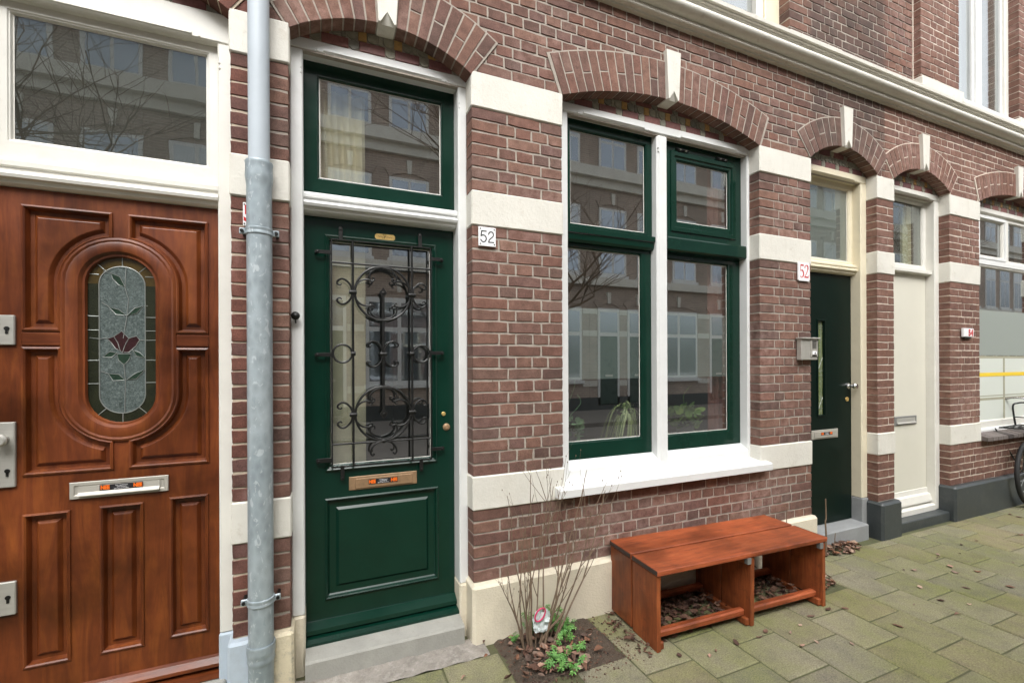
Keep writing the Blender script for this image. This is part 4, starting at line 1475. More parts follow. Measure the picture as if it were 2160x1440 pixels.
MB().sweep(rect(4.93, 5.280, 0.914, 0.998), [(0, Y - 0.001), (0, Y - 0.007), (0.003, Y - 0.010), (0.012, Y - 0.010), (0.016, Y - 0.006)], fill=True).build('letter_plate', 'grey_metal', door)
MB().extrude_x([(Y - 0.006, 0.984), (Y - 0.010, 0.982), (Y - 0.012, 0.945), (Y - 0.022, 0.930), (Y - 0.006, 0.932)], 4.955, 5.255).build('letter_flap', 'steel', door)

# ---- number 54: window at the right edge
win = part('window', house54)
frame_set(win, 'offwhite', 6.078, 7.662, 6.14, 7.60, 0.80, 3.125, 3.062, 0.082, 0.2, stops=False)
sash(win, 'offwhite', 6.14, 6.90, 2.570, 3.062, 6.345, 6.838, 2.622, 3.012, 0.098)
MB().sweep(rect(6.290, 6.880, 2.588, 3.046), [(0, 0.098), (0.0, 0.088), (0.006, 0.086), (0.030, 0.086), (0.034, 0.098)]).build('casement_bead', 'white', win)
sash(win, 'offwhite', 6.90, 7.60, 2.570, 3.062, 6.952, 7.55, 2.600, 3.030, 0.098)
sash(win, 'offwhite', 6.14, 7.60, 0.80, 2.560, 6.19, 7.55, 0.880, 2.515, 0.098)
MB().box(6.14, 7.60, 0.088, 0.2, 2.528, 2.585, 0.005).build('window_transom', 'white', win)
MB().box(6.192, 7.548, 0.113, 0.1145, 1.575, 2.055).build('frosted_strip', 'film54', win)
MB().box(6.192, 7.548, 0.113, 0.1145, 0.882, 1.570).build('frosted_strip', 'film54b', win)
for za, zb in ((1.545, 1.570), (1.10, 1.125), (1.14, 1.15)):
    MB().box(6.194, 7.546, 0.1118, 0.1126, za, zb).build('frosted_hem', 'film_beige', win)
MB().box(6.86, 6.90, 0.1112, 0.1116, 0.884, 1.545).build('frosted_hem', 'film_beige', win)
bar([(0.10, 0.815), (0.078, 0.812), (0.07, 0.80), (0.07, 0.775), (0.10, 0.775)], 6.10, 7.64, 'sill_nosing', 'white', win)
for i in range(15):
    xa = 6.085 + i * 0.105
    MB().extrude_x([(0.09, 0.785 + rb.uniform(-.003, .003)), (-0.055, 0.752 + rb.uniform(-.003, .003)), (-0.058, 0.718), (0.09, 0.722)], xa + 0.004, xa + 0.100).build('sill_tile', 'sill_tile', win)

# ---- upper windows
upw = part('upper_window', house52)
frame_set(upw, 'cream', 1.75, 3.302, 1.86, 3.145, 3.93, 6.05, 5.97, 0.082, 0.2, stops=False)
MB().box(3.075, 3.145, 0.100, 0.2, 3.96, 5.97, 0.006).build('sash_stile', 'offwhite', upw)
MB().box(2.42, 2.50, 0.100, 0.2, 3.96, 5.97, 0.006).build('sash_stile', 'offwhite', upw)
MB().box(1.86, 3.075, 0.100, 0.2, 3.94, 4.00, 0.006).build('sash_rail', 'offwhite', upw)
MB().box(1.86, 3.075, 0.145, 0.150, 4.00, 5.97).build('pane', 'glass', upw)
bar([(0.20, 3.985), (0.06, 3.965), (-0.03, 3.945), (-0.034, 3.915), (0.20, 3.91)], 1.70, 3.285, 'sill', 'white', upw)
upw = part('upper_window', house54)
frame_set(upw, 'offwhite', 5.57, 6.752, 5.64, 6.68, 3.98, 6.05, 5.97, 0.02, 0.15, stops=False)
MB().box(6.10, 6.20, 0.018, 0.14, 3.98, 5.97, 0.006).build('mullion', 'white', upw)
MB().box(5.64, 6.10, 0.06, 0.065, 4.02, 5.97).build('pane', 'glass', upw)
MB().box(6.20, 6.68, 0.06, 0.065, 4.02, 5.97).build('pane', 'glass', upw)
for xa, xb in ((5.64, 6.10), (6.20, 6.68)):
    MB().sweep(rect(xa, xb, 4.0, 5.97), [(0, 0.045), (0.035, 0.045), (0.038, 0.06)]).build('sash_frame', 'white', upw)
bar([(0.15, 4.03), (-0.06, 4.0), (-0.10, 3.98), (-0.10, 3.94), (0.15, 3.94)], 5.56, 6.76, 'sill', 'white', upw)


# ---- rooms behind the panes
def room(x0, x1, y0, y1, z0, z1, mat, h):
    vs = [(x, y, z) for x in (x0, x1) for y in (y0, y1) for z in (z0, z1)]
    fs = [(0, 1, 3, 2), (4, 6, 7, 5), (2, 3, 7, 6), (0, 2, 6, 4), (1, 5, 7, 3)]
    MB().add(vs, fs).build('room_lining', mat, HOUSES[h], recalc=False)


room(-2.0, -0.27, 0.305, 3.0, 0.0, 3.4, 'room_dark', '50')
room(-0.25, 0.90, 0.305, 4.0, 0.0, 3.4, 'room', '52')
room(0.92, 3.40, 0.305, 5.0, 0.1, 3.4, 'room', '52')
room(3.42, 4.50, 0.305, 2.5, 0.0, 3.4, 'room', '52')
room(4.52, 5.62, 0.305, 2.5, 0.0, 3.4, 'room', '54')
room(5.64, 8.2, 0.305, 4.0, 0.1, 3.4, 'room', '54')
room(1.2, 4.5, 0.305, 3.5, 3.8, 6.4, 'room', '52')
room(4.95, 8.0, 0.305, 3.5, 3.8, 6.4, 'room', '54')
# inner window board behind the green window
MB().box(1.33, 2.95, 0.20, 0.46, 0.93, 0.965, 0.004).build('window_board', 'offwhite', house52)

# ------------------------------------------------------------------ pavement, road
rg = random.Random(5)
pave = MB().box(-6, 24, -2.50, 0.30, -0.30, -0.006).build('pavement', 'joint')
pave['kind'] = 'structure'
road = MB().box(-30, 60, -6.9, -2.62, -0.4, -0.10).build('road', 'asphalt')
road['kind'] = 'structure'
kerb = MB().box(-6, 24, -2.62, -2.50, -0.3, -0.002, 0.01).build('kerb', 'stone_step')
kerb['kind'] = 'structure'
farpave = MB().box(-30, 60, -9.6, -6.9, -0.4, 0.0).build('far_pavement', 'asphalt')
farpave['kind'] = 'structure'
ground = MB().add([(-60, -60, -0.45), (90, -60, -0.45), (90, 40, -0.45), (-60, 40, -0.45)], [(0, 1, 2, 3)]).build('ground', 'asphalt')
ground['kind'] = 'structure'

tiles = []
GX = 0.248
for s in range(-8, 31):
    xa, xb = GX + 0.3 * (s - 0), GX + 0.3 * (s + 1)
    odd = s % 2
    base = -0.42 if odd else -0.27     # strip [3.548, 3.848] is s = 11
    ys = [base + 0.3 * k for k in range(3, -9, -1)]
    lim = -0.036
    if -0.2 < (xa + xb) / 2 < 0.75:
        lim = -0.125
    pts = [lim] + [y for y in ys if -2.5 < y < lim - 0.05] + [-2.5]
    for y1, y0 in zip(pts[:-1], pts[1:]):
        xm, ym = (xa + xb) / 2, (y0 + y1) / 2
        if 0.84 < xm < 1.45 and ym > -0.44:
            continue
        if 2.94 < xm < 3.25 and ym > -0.30:
            continue
        tiles.append((xa, xb, y0, y1))


def tile_geo(xa, xb, y0, y1, seed):
    r = random.Random(seed)
    g = 0.004
    c = 0.007
    dz = [r.uniform(-0.0022, 0.0022) for _ in range(4)]
    a = r.uniform(-0.006, 0.006)
    cs = [(xa + g, y0 + g), (xb - g, y0 + g), (xb - g, y1 - g), (xa + g, y1 - g)]
    cxm, cym = (xa + xb) / 2, (y0 + y1) / 2
    cs = [(cxm + (x - cxm) * math.cos(a) - (y - cym) * math.sin(a), cym + (x - cxm) * math.sin(a) + (y - cym) * math.cos(a)) for x, y in cs]
    ins = [(x + (c if x < cxm else -c), y + (c if y < cym else -c)) for x, y in cs]
    vs = [(x, y, -0.03) for x, y in cs] + [(x, y, d - 0.005) for (x, y), d in zip(cs, dz)] + [(x, y, d) for (x, y), d in zip(ins, dz)]
    fs = [(8, 9, 10, 11)] + [(k * 4 + i, k * 4 + (i + 1) % 4, k * 4 + 4 + (i + 1) % 4, k * 4 + 4 + i) for k in (0, 1) for i in range(4)]
    return vs, fs


def tile_seen(t):
    q = project((t[0] + t[1]) / 2, (t[2] + t[3]) / 2, 0)
    return bool(q and -60 < q[0] < 2230 and q[1] < 1520)


stuff = MB()
ntile = 0
for i, t in enumerate(tiles):
    vs, fs = tile_geo(*t, i)
    if tile_seen(t) and ntile < 298:
        ntile += 1
        o = MB().add(vs, fs).build('paving_tile', 'paving', pave)
    else:
        stuff.add(vs, fs, rg.uniform(0.02, 0.98))
stuff.build('paving_tiles', 'paving', pave, kind='stuff')

# rough mortar in front of the green door
def lumpy(name, x0, x1, y0, y1, zfun, nx, ny, mat, parent=None):
    mb = MB()
    vs = [(x0 + (x1 - x0) * i / nx, y0 + (y1 - y0) * j / ny, 0) for i in range(nx + 1) for j in range(ny + 1)]
    vs = [(x, y, zfun(x, y)) for x, y, _ in vs]
    fs = [(i * (ny + 1) + j, (i + 1) * (ny + 1) + j, (i + 1) * (ny + 1) + j + 1, i * (ny + 1) + j + 1) for i in range(nx) for j in range(ny)]
    return mb.add(vs, fs).build(name, mat, parent, smooth=True, angle=180)


from mathutils import noise as mnoise
o = lumpy('mortar_strip', -0.20, 0.80, -0.135, 0.02, lambda x, y: 0.004 + 0.012 * max(0, (y + 0.13) / 0.13) + 0.010 * mnoise.noise(Vector((x * 14, y * 14, 1))), 50, 10, 'mortar_ground')
o['kind'] = 'structure'


def soilz(x, y):
    e = min(1, max(0, (y + 0.455) / 0.08), max(0, (x - 0.84) / 0.04), max(0, (1.462 - x) / 0.04))
    return -0.012 + e * (0.018 + 0.016 * mnoise.noise(Vector((x * 7, y * 7, 3))) + 0.010 * mnoise.noise(Vector((x * 30, y * 30, 5))) + 0.005 * mnoise.noise(Vector((x * 80, y * 80, 9))))


o = lumpy('soil_bed', 0.83, 1.47, -0.47, -0.03, soilz, 70, 50, 'soil')
o['kind'] = 'structure'
o = lumpy('soil_hole', 2.93, 3.27, -0.32, -0.03, lambda x, y: -0.006 + 0.012 * mnoise.noise(Vector((x * 20, y * 20, 2))), 20, 20, 'soil')
o['kind'] = 'structure'
# clods and grit strewn over the bed
grit = MB()
for i in range(700):
    x, y = rg.uniform(0.85, 1.52), rg.uniform(-0.50, -0.05)
    s = rg.uniform(0.002, 0.007)
    z = max(0, soilz(x, y))
    c = Vector((x, y, z + s * 0.3))
    vs = [c + Vector((s * rg.uniform(.6, 1.3), 0, 0)), c + Vector((-s, 0, 0)), c + Vector((0, s, 0)), c + Vector((0, -s, 0)), c + Vector((0, 0, s)), c + Vector((0, 0, -s))]
    grit.add(vs, [(0, 2, 4), (2, 1, 4), (1, 3, 4), (3, 0, 4)], rg.uniform(.02, .98))
o = grit.build('soil_grit', 'leaf_dark')
tag(o, 'dark crumbs of soil and bark strewn over the planting bed', 'soil', kind='stuff')

# ------------------------------------------------------------------ dead leaves
def leaf_geo(seed, L=0.055):
    r = random.Random(seed)
    W = L * r.uniform(0.5, 0.75)
    curl = r.uniform(-1.2, 1.6)
    fold = r.uniform(0.15, 0.75)
    tw = r.uniform(-0.6, 0.6)
    prof = [0.05, 0.7, 1.0, 0.75, 0.04]
    vs = []
    for i, p in enumerate(prof):
        t = i / 4
        a = (t - 0.5) * curl
        for s in (-1, 0, 1):
            w = p * W / 2 * (1 + (r.uniform(-.25, .25) if s else 0))
            y = s * w * math.cos(fold)
            z = abs(s) * w * math.sin(fold) + L * 0.16 * (curl * (t - 0.5) ** 2 * 4) + s * tw * w * (t - 0.5)
            vs.append(((t - 0.5) * L, y, z))
    mz = min(v[2] for v in vs)
    vs = [(x, y, z - mz + 0.0006) for x, y, z in vs]
    fs = []
    for i in range(4):
        for j in range(2):
            fs.append((i * 3 + j, i * 3 + j + 1, i * 3 + j + 4, i * 3 + j + 3))
    return vs, fs


LEAF = [leaf_geo(s) for s in range(8)]
LEAF_ME = []
for vs, fs in LEAF:
    LEAF_ME.append(MB().add(vs, fs).mesh('fallen_leaf', MAT['leaf'], smooth=True, recalc=False))


def fallen(x, y, z=0.001, sc=None, rot=None, label='single brown dead leaf lying on the mossy paving tiles', grp='dead leaves scattered over the paving', i=None):
    o = bpy.data.objects.new('fallen_leaf', LEAF_ME[rg.randrange(8) if i is None else i])
    COL.objects.link(o)
    o.location = (x, y, z)
    s = sc or rg.uniform(0.45, 1.0)
    o.scale = (s, s, s)
    o.rotation_euler = (rg.uniform(-.15, .15), rg.uniform(-.15, .15), rot if rot is not None else rg.uniform(0, 6.28))
    return tag(o, label, 'leaf', grp)


spots = [(2.30, -0.56), (2.42, -0.62), (2.05, -0.57), (1.92, -0.56), (2.52, -0.60), (2.70, -0.57), (2.86, -0.55), (2.98, -0.58), (2.46, -0.75), (2.60, -0.82), (3.02, -0.80), (1.68, -0.53), (1.55, -0.48),
         (3.42, -0.72), (3.68, -0.62), (3.50, -0.88), (3.95, -0.75), (4.25, -0.55), (4.05, -1.00), (3.75, -1.12), (3.55, -1.25), (3.9, -1.3), (5.10, -0.35), (5.6, -0.45), (6.2, -0.22), (6.25, -0.16),
         (2.2, -0.60), (1.82, -0.60), (2.35, -0.72)]
for x, y in spots:
    fallen(x + rg.uniform(-.02, .02), y + rg.uniform(-.02, .02))
for i in range(110):
    x = 3.2 + 3.6 * rg.random() ** 0.8
    y = -0.35 - 1.5 * rg.random()
    if rg.random() < 0.5:
        x, y = rg.choice([(4.4, -1.12), (4.9, -1.18), (4.15, -1.25), (5.2, -1.0)])
        x += rg.gauss(0, 0.22)
        y += rg.gauss(0, 0.10)
    fallen(x, min(y, -0.1), sc=rg.uniform(0.4, 0.95))


def litter(name, label, n, fn, mat='leaf_dark', sc=(0.45, 1.0), rise=0.02):
    mb = MB()
    for i in range(n):
        x, y, z = fn()
        vs, fs = LEAF[rg.randrange(8)]
        m = Matrix.Translation((x, y, z + rg.random() * rise)) @ Matrix.Rotation(rg.uniform(0, 6.28), 4, 'Z') @ Matrix.Rotation(rg.uniform(-.7, .7), 4, 'X') @ Matrix.Scale(rg.uniform(*sc), 4)
        mb.add([m @ Vector(v) for v in vs], fs, rg.uniform(0.02, 0.98))
    return tag(mb.build(name, mat, smooth=True, recalc=False), label, 'leaves', kind='stuff')


def heap(cx, cy, rx, ry, h, z=0.0):
    def f():
        a, d = rg.uniform(0, 6.28), math.sqrt(rg.random())
        return cx + rx * d * math.cos(a), cy + ry * d * math.sin(a), z + h * (1 - d * d)
    return f


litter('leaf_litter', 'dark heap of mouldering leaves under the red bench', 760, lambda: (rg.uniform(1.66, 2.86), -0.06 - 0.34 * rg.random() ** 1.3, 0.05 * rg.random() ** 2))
litter('leaf_litter', 'heap of brown leaves in front of the bluestone doorstep', 190, heap(3.83, -0.02, 0.27, 0.075, 0.035), 'leaf')
litter('leaf_litter', 'heap of brown leaves between the bench end and the facade', 200, heap(3.10, -0.22, 0.20, 0.17, 0.03), 'leaf')
litter('leaf_litter', 'dead leaves lying between the shrub stems in the soil bed', 150, lambda: (rg.gauss(1.10, 0.13), -0.25 + rg.gauss(0, 0.10), 0.012), 'leaf', (0.5, 1.15))
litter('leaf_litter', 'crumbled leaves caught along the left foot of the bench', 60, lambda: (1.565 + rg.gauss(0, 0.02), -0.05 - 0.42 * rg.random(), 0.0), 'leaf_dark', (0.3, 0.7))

# ------------------------------------------------------------------ downpipe
dp = thing('downpipe', 'grey downpipe, pale plastic above galvanised steel, between the brown and green doors', 'drainpipe')
PX, PY = -0.255, -0.064


def pipe(prof, name, mat):
    return MB().lathe(prof, (PX, PY, 0), 'Z', 36).build(name, mat, dp, smooth=True, angle=40)


pipe([(0.043, 2.33), (0.043, 6.3)], 'upper_pipe', 'pvc')
pipe([(0.0505, 0.26), (0.0505, 2.30), (0.0515, 2.315), (0.0545, 2.335), (0.0555, 2.350), (0.0545, 2.372), (0.0545, 2.400), (0.0565, 2.410), (0.0545, 2.414), (0.045, 2.412)], 'lower_pipe', 'zinc')
pipe([(0.0505, -0.05), (0.0505, 0.195), (0.0525, 0.205), (0.056, 0.215), (0.0545, 0.225), (0.0545, 0.238), (0.0565, 0.246), (0.0575, 0.262), (0.0565, 0.272), (0.058, 0.280), (0.0565, 0.287), (0.051, 0.285)], 'foot_pipe', 'zinc')
for zc in (2.105, 0.475):
    b = part('bracket', dp)
    MB().lathe([(0.0505, zc - 0.016), (0.0545, zc - 0.014), (0.0555, zc - 0.008), (0.0535, zc - 0.003), (0.0535, zc + 0.003), (0.0555, zc + 0.008), (0.0545, zc + 0.014), (0.0505, zc + 0.016)], (PX, PY, 0), 'Z', 36).build('bracket_ring', 'zinc', b, smooth=True)
    for s in (-1, 1):
        MB().box(PX + s * 0.048, PX + s * 0.078, PY - 0.004, PY + 0.006, zc - 0.014, zc + 0.014, 0.003).build('bracket_ear', 'zinc', b)
        MB().lathe([(0.0075, PY - 0.012), (0.0075, PY + 0.066), (0.004, PY + 0.068)], (PX + s * 0.067, 0, zc), 'Y', 8).build('bolt', 'iron', b)

# ------------------------------------------------------------------ number signs and intercom
sg = thing('house_number_sign', 'white enamel sign with thin black 52 beside the green door', 'sign', 'house numbers')
MB().box(0.787, 0.888, -0.013, -0.006, 2.160, 2.265, 0.002).build('plate', 'sign_white', sg)


def dig(pts):
    out = []
    for x, y in pts:
        y2 = y - (x - 190) * 0.11
        out.append((0.787 + (x - 190) / 895 * 0.101, 2.265 - (y2 - 225) / 950 * 0.105))
    return [(p.x, p.z) for p in spline([(a, 0, b) for a, b in out], 4)]


mb = MB()
ribbon(dig([(352, 455), (600, 478)]), 0.0062, -0.0137, -0.013, mb)
ribbon(dig([(352, 440), (315, 715)]), 0.0062, -0.0137, -0.013, mb)
ribbon(dig([(312, 712), (370, 670), (430, 655), (530, 710), (583, 830), (545, 950), (440, 1003), (350, 950), (292, 860)]), 0.0062, -0.0137, -0.013, mb)
mb.build('digit', 'sign_black', sg)
mb = MB()
ribbon(dig([(700, 650), (740, 550), (825, 505), (915, 550), (955, 645), (930, 740), (830, 830), (745, 910), (705, 1020)]), 0.0062, -0.0137, -0.013, mb)
ribbon(dig([(690, 1020), (985, 1048)]), 0.0062, -0.0137, -0.013, mb)
mb.build('digit', 'sign_black', sg)
for x in (0.7975, 0.8785):
    for z in (2.172, 2.254):
        MB().lathe([(0.0036, -0.0155), (0.0036, -0.012)], (x, 0, z), 'Y', 10).build('screw', 'iron', sg)

sg = thing('house_number_sign', 'worn white sign with red serif 52 left of the black door', 'sign', 'house numbers')
MB().prism([(3.366, 2.150), (3.376, 2.142), (3.488, 2.142), (3.498, 2.150), (3.498, 2.276), (3.490, 2.284), (3.372, 2.284), (3.366, 2.276)], -0.014, -0.006).build('plate', 'sign_white', sg)
mb = MB()
y0, y1 = -0.0147, -0.014
ribbon([(3.428, 2.262), (3.396, 2.262), (3.392, 2.258)], [0.012, 0.012, 0.004], y0, y1, mb)
ribbon([(3.394, 2.262), (3.392, 2.218)], 0.005, y0, y1, mb)
ribbon([(p.x, p.z) for p in spline([(3.392, 0, 2.216), (3.408, 0, 2.224), (3.422, 0, 2.212), (3.426, 0, 2.194), (3.418, 0, 2.176), (3.402, 0, 2.168), (3.388, 0, 2.178)], 4)], [0.005] * 4 + [0.012] * 13 + [0.006] * 8, y0, y1, mb)
mb.build('digit', 'sign_red', sg)
mb = MB()
ribbon([(p.x, p.z) for p in spline([(3.440, 0, 2.242), (3.446, 0, 2.258), (3.462, 0, 2.264), (3.476, 0, 2.252), (3.476, 0, 2.234), (3.462, 0, 2.206), (3.440, 0, 2.174)], 4)], [0.009] * 5 + [0.006] * 4 + [0.013] * 8 + [0.006] * 8, y0, y1, mb)
ribbon([(3.436, 2.172), (3.484, 2.172)], 0.011, y0, y1, mb)
ribbon([(3.480, 2.172), (3.485, 2.190)], 0.005, y0, y1, mb)
mb.build('digit', 'sign_red', sg)

sg = thing('house_number_sign', 'small white sign with red 54 on the pier right of the pale door', 'sign', 'house numbers')
MB().box(5.715, 5.895, -0.030, -0.006, 1.752, 1.836, 0.004).build('plate', 'sign_white', sg)
text('5', 'digit', 'sign_red', sg, 5.812, -0.0312, 1.790, 0.085, bold=0.004, sx=0.9)
text('4', 'digit', 'sign_red', sg, 5.858, -0.0312, 1.790, 0.085, bold=0.004, sx=0.9)
MB().box(5.74, 5.86, -0.024, -0.006, 1.736, 1.752, 0.003).build('bracket', 'iron', sg)

sg = thing('house_number_sign', 'white sign with red digits half hidden behind the downpipe', 'sign', 'house numbers')
MB().box(-0.326, -0.222, -0.011, -0.005, 2.142, 2.248, 0.002).build('plate', 'sign_white', sg)
text('5', 'digit', 'sign_red', sg, -0.300, -0.0117, 2.195, 0.10, bold=0.003)
text('0', 'digit', 'sign_red', sg, -0.243, -0.0117, 2.195, 0.07, bold=0.003)
for z in (2.152, 2.238):
    MB().lathe([(0.0032, -0.013), (0.0032, -0.010)], (-0.320, 0, z), 'Y', 8).build('screw', 'iron', sg)

ic = thing('intercom', 'silver intercom box with speaker grille and hood beside the black door', 'intercom')
MB().box(3.355, 3.540, -0.045, -0.004, 1.532, 1.692, 0.004).build('case', 'steel', ic)
MB().box(3.345, 3.550, -0.062, -0.004, 1.692, 1.704, 0.003).build('hood', 'steel', ic)
MB().box(3.452, 3.536, -0.050, -0.044, 1.556, 1.688, 0.002).build('face_plate', 'alu', ic)
for r_ in range(8):
    MB().box(3.470, 3.518, -0.0512, -0.0495, 1.676 - r_ * 0.008, 1.680 - r_ * 0.008).build('grille_slot', 'iron', ic)
MB().box(3.470, 3.520, -0.054, -0.049, 1.572, 1.600, 0.003).build('button_panel', 'sign_white', ic)
MB().lathe([(0.007, -0.058), (0.007, -0.053)], (3.495, 0, 1.586), 'Y', 12).build('button', 'chrome', ic)
MB().box(3.470, 3.522, -0.0515, -0.049, 1.560, 1.568).build('name_strip', 'iron', ic)
for i in range(5):
    MB().box(3.364 + i * 0.016, 3.368 + i * 0.016, -0.0462, -0.044, 1.538, 1.688).build('case_rib', 'alu', ic)

# ------------------------------------------------------------------ bench
MAT['end_grain'] = plain('dark_end_grain', (0.045, 0.028, 0.02), 0.8, 0.3, 40, 200, 0.4)
bn = thing('bench', 'red-stained plank bench with two open bays below the green window', 'bench', loc=(2.255, -0.270, 0))
bn.rotation_euler = (0, 0, R(-2.2))
LX, LY, HT, TH = 0.640, 0.222, 0.430, 0.028
for ya, yb in ((0.009, LY), (-LY - 0.006, -0.005)):
    MB().box(-LX, LX + 0.004, ya, yb, HT - TH, HT, 0.004, jit=0.002).build('seat_plank', 'bench_top', bn)
    for xe, s in ((-LX, -1), (LX + 0.004, 1)):
        MB().box(xe - 0.0005, xe + s * 0.0022, ya + 0.003, yb - 0.003, HT - TH + 0.003, HT - 0.002).build('end_grain', 'end_grain', bn)
for i, xc in enumerate((-LX + 0.014, 0.03, LX - 0.014)):
    e = part(('end_panel', 'divider', 'end_panel')[i], bn)
    for ya, yb in ((0.005, LY - 0.006), (-LY + 0.002, -0.004)):
        MB().box(xc - 0.013, xc + 0.013, ya, yb, 0.012 if ya > 0 else 0.0, HT - TH - 0.002, 0.003, jit=0.002).build('board', 'bench_side', e)
    sgn = 1 if i == 0 else -1
    MB().box(xc + sgn * 0.013, xc + sgn * 0.040, -LY + 0.012, LY - 0.03, 0.004, 0.044, 0.004).build('cleat', 'bench_side', e)
    MB().box(xc + sgn * 0.013, xc + sgn * 0.040, -LY + 0.03, LY - 0.03, HT - TH - 0.045, HT - TH - 0.002, 0.004).build('cleat', 'bench_side', e)
    if i > 0:
        MB().box(xc - sgn * -0.014 - (0.0 if sgn > 0 else 0.028), xc + sgn * 0.014 + (0.028 if sgn > 0 else 0), -LY - 0.004, -LY + 0.022, HT - TH - 0.040, HT - TH - 0.002, 0.002).build('corner_block', 'grey_metal', e)
for xa, xb in ((-LX + 0.030, 0.014), (0.046, LX - 0.030)):
    MB().box(xa, xb, -LY + 0.040, -LY + 0.084, 0.045, 0.084, 0.008, jit=0.0015).build('front_rail', 'bench_top', bn)
    MB().box(xa, xb, LY - 0.085, LY - 0.045, 0.045, 0.082, 0.008, jit=0.0015).build('back_rail', 'bench_top', bn)

# ------------------------------------------------------------------ shrub, weeds, pouch, sapling
sh = thing('shrub', 'bare twiggy shrub growing from the soil bed beside the green door', 'shrub')
rs = random.Random(21)


def twig(mb, p, d, L, r, depth):
    n = 7
    pts, rr = [p.copy()], [r]
    q = p.copy()
    dd = d.copy()
    for i in range(n):
        dd = (dd + Vector((rs.gauss(0, 0.075), rs.gauss(0, 0.05), 0.03))).normalized()
        q = q + dd * L / n
        if q.y > -0.055: q.y = -0.055 - rs.random() * 0.01
        pts.append(q.copy())
        rr.append(r * (1 - 0.72 * (i + 1) / n))
        if depth > 0 and i >= 1 and rs.random() < (0.5 if depth == 2 else 0.3):
            a = rs.uniform(0, 6.28)
            nd = (dd + 0.55 * Vector((math.cos(a), 0.6 * math.sin(a), 0.1))).normalized()
            twig(mb, q, nd, L * rs.uniform(0.22, 0.5), rr[-1] * 0.7, depth - 1)
    mb.tube(pts, rr, 6)
    if r < 0.004:
        mb.lathe([(0.001, -0.004), (0.0028, 0.0), (0.001, 0.006)], tuple(pts[-1]), 'Z', 5)


stems = [(-0.24, 0.04, 0.52), (-0.20, 0.02, 0.76), (-0.17, 0.05, 0.98), (-0.12, -0.03, 0.80), (-0.07, 0.05, 0.72), (-0.02, 0.0, 0.86), (0.04, 0.05, 0.95), (0.13, 0.04, 0.90), (0.20, 0.05, 0.98),
         (0.27, 0.0, 1.02), (0.33, 0.05, 0.98), (0.42, 0.02, 0.92), (0.50, 0.04, 0.80), (-0.22, -0.05, 0.42), (0.36, -0.05, 0.66), (0.46, 0.0, 0.95), (-0.21, 0.05, 0.88)]
for i, (dx, dy, h) in enumerate(stems):
    mb = MB()
    base = Vector((1.035 + dx * 0.20 + rs.uniform(-.012, .012), -0.185 + rs.uniform(-.03, .03), 0.0))
    d = Vector((dx * 0.95, dy * 0.6, 1)).normalized()
    twig(mb, base, d, h * 0.95, 0.0042 + 0.0022 * rs.random(), 2)
    mb.build('stem', 'twig', sh, smooth=True, recalc=False)
mb = MB()
mb.tube(spline([(1.06, -0.19, 0.03), (1.11, -0.20, 0.10), (1.17, -0.19, 0.13), (1.21, -0.19, 0.17)]), [0.008] * 8 + [0.006] * 11, 7)
mb.build('stem', 'twig', sh, smooth=True)


def weed(x, y, r, n, z0=0.015, mat='weed', h=0.05):
    """one low clump of lobed leaves on short stalks"""
    t = thing('weed_plant', 'low clump of fresh green lobed weed leaves in the soil bed', 'weed', 'green weeds in the soil bed', (x, y, z0))
    mb, st = MB(), MB()
    for i in range(n):
        a = rs.uniform(0, 6.28)
        d = r * math.sqrt(rs.random())
        c = Vector((d * math.cos(a), d * math.sin(a), h * (0.3 + rs.random())))
        st.tube([(0, 0, 0), tuple(c * 0.6 + Vector((0, 0, 0.008))), tuple(c)], 0.0011, 4)
        s = rs.uniform(0.010, 0.019)
        ro = rs.uniform(0, 6.28)
        tl = Matrix.Rotation(rs.uniform(-.6, .6), 4, 'X') @ Matrix.Rotation(rs.uniform(-.6, .6), 4, 'Y') @ Matrix.Rotation(ro, 4, 'Z')
        rn = rs.uniform(0.02, 0.98)
        for k in range(5):
            b = k / 5 * 5.6
            pts = [(0, 0, 0), (s * 0.55 * math.cos(b - .42), s * 0.55 * math.sin(b - .42), 0.001), (s * math.cos(b - .2), s * math.sin(b - .2), -0.002), (s * 1.12 * math.cos(b), s * 1.12 * math.sin(b), -0.003),
                   (s * math.cos(b + .2), s * math.sin(b + .2), -0.002), (s * 0.55 * math.cos(b + .42), s * 0.55 * math.sin(b + .42), 0.001)]
            mb.add([c + tl @ Vector(p) for p in pts], [(0, 1, 2, 3), (0, 3, 4, 5)], rn)
    mb.build('foliage', mat, t, recalc=False)
    st.build('stalks', 'weed', t, recalc=False)


for x, y, r, n, h in ((1.12, -0.115, 0.055, 34, 0.10), (1.19, -0.105, 0.06, 38, 0.09), (1.22, -0.155, 0.04, 22, 0.07), (1.15, -0.245, 0.03, 12, 0.05), (1.045, -0.10, 0.04, 22, 0.11), (1.21, -0.215, 0.028, 14, 0.06),
                      (1.23, -0.305, 0.032, 20, 0.03), (1.06, -0.325, 0.026, 16, 0.03), (1.10, -0.355, 0.03, 18, 0.03), (1.08, -0.40, 0.028, 18, 0.03), (1.20, -0.385, 0.022, 12, 0.03), (1.105, -0.29, 0.022, 10, 0.03), (0.955, -0.10, 0.018, 8, 0.03), (1.165, -0.31, 0.02, 9, 0.03), (1.26, -0.13, 0.045, 24, 0.06), (1.15, -0.07, 0.05, 24, 0.10), (1.02, -0.36, 0.022, 11, 0.03), (1.13, -0.43, 0.03, 14, 0.03)):
    weed(x, y, r, n, h=h)

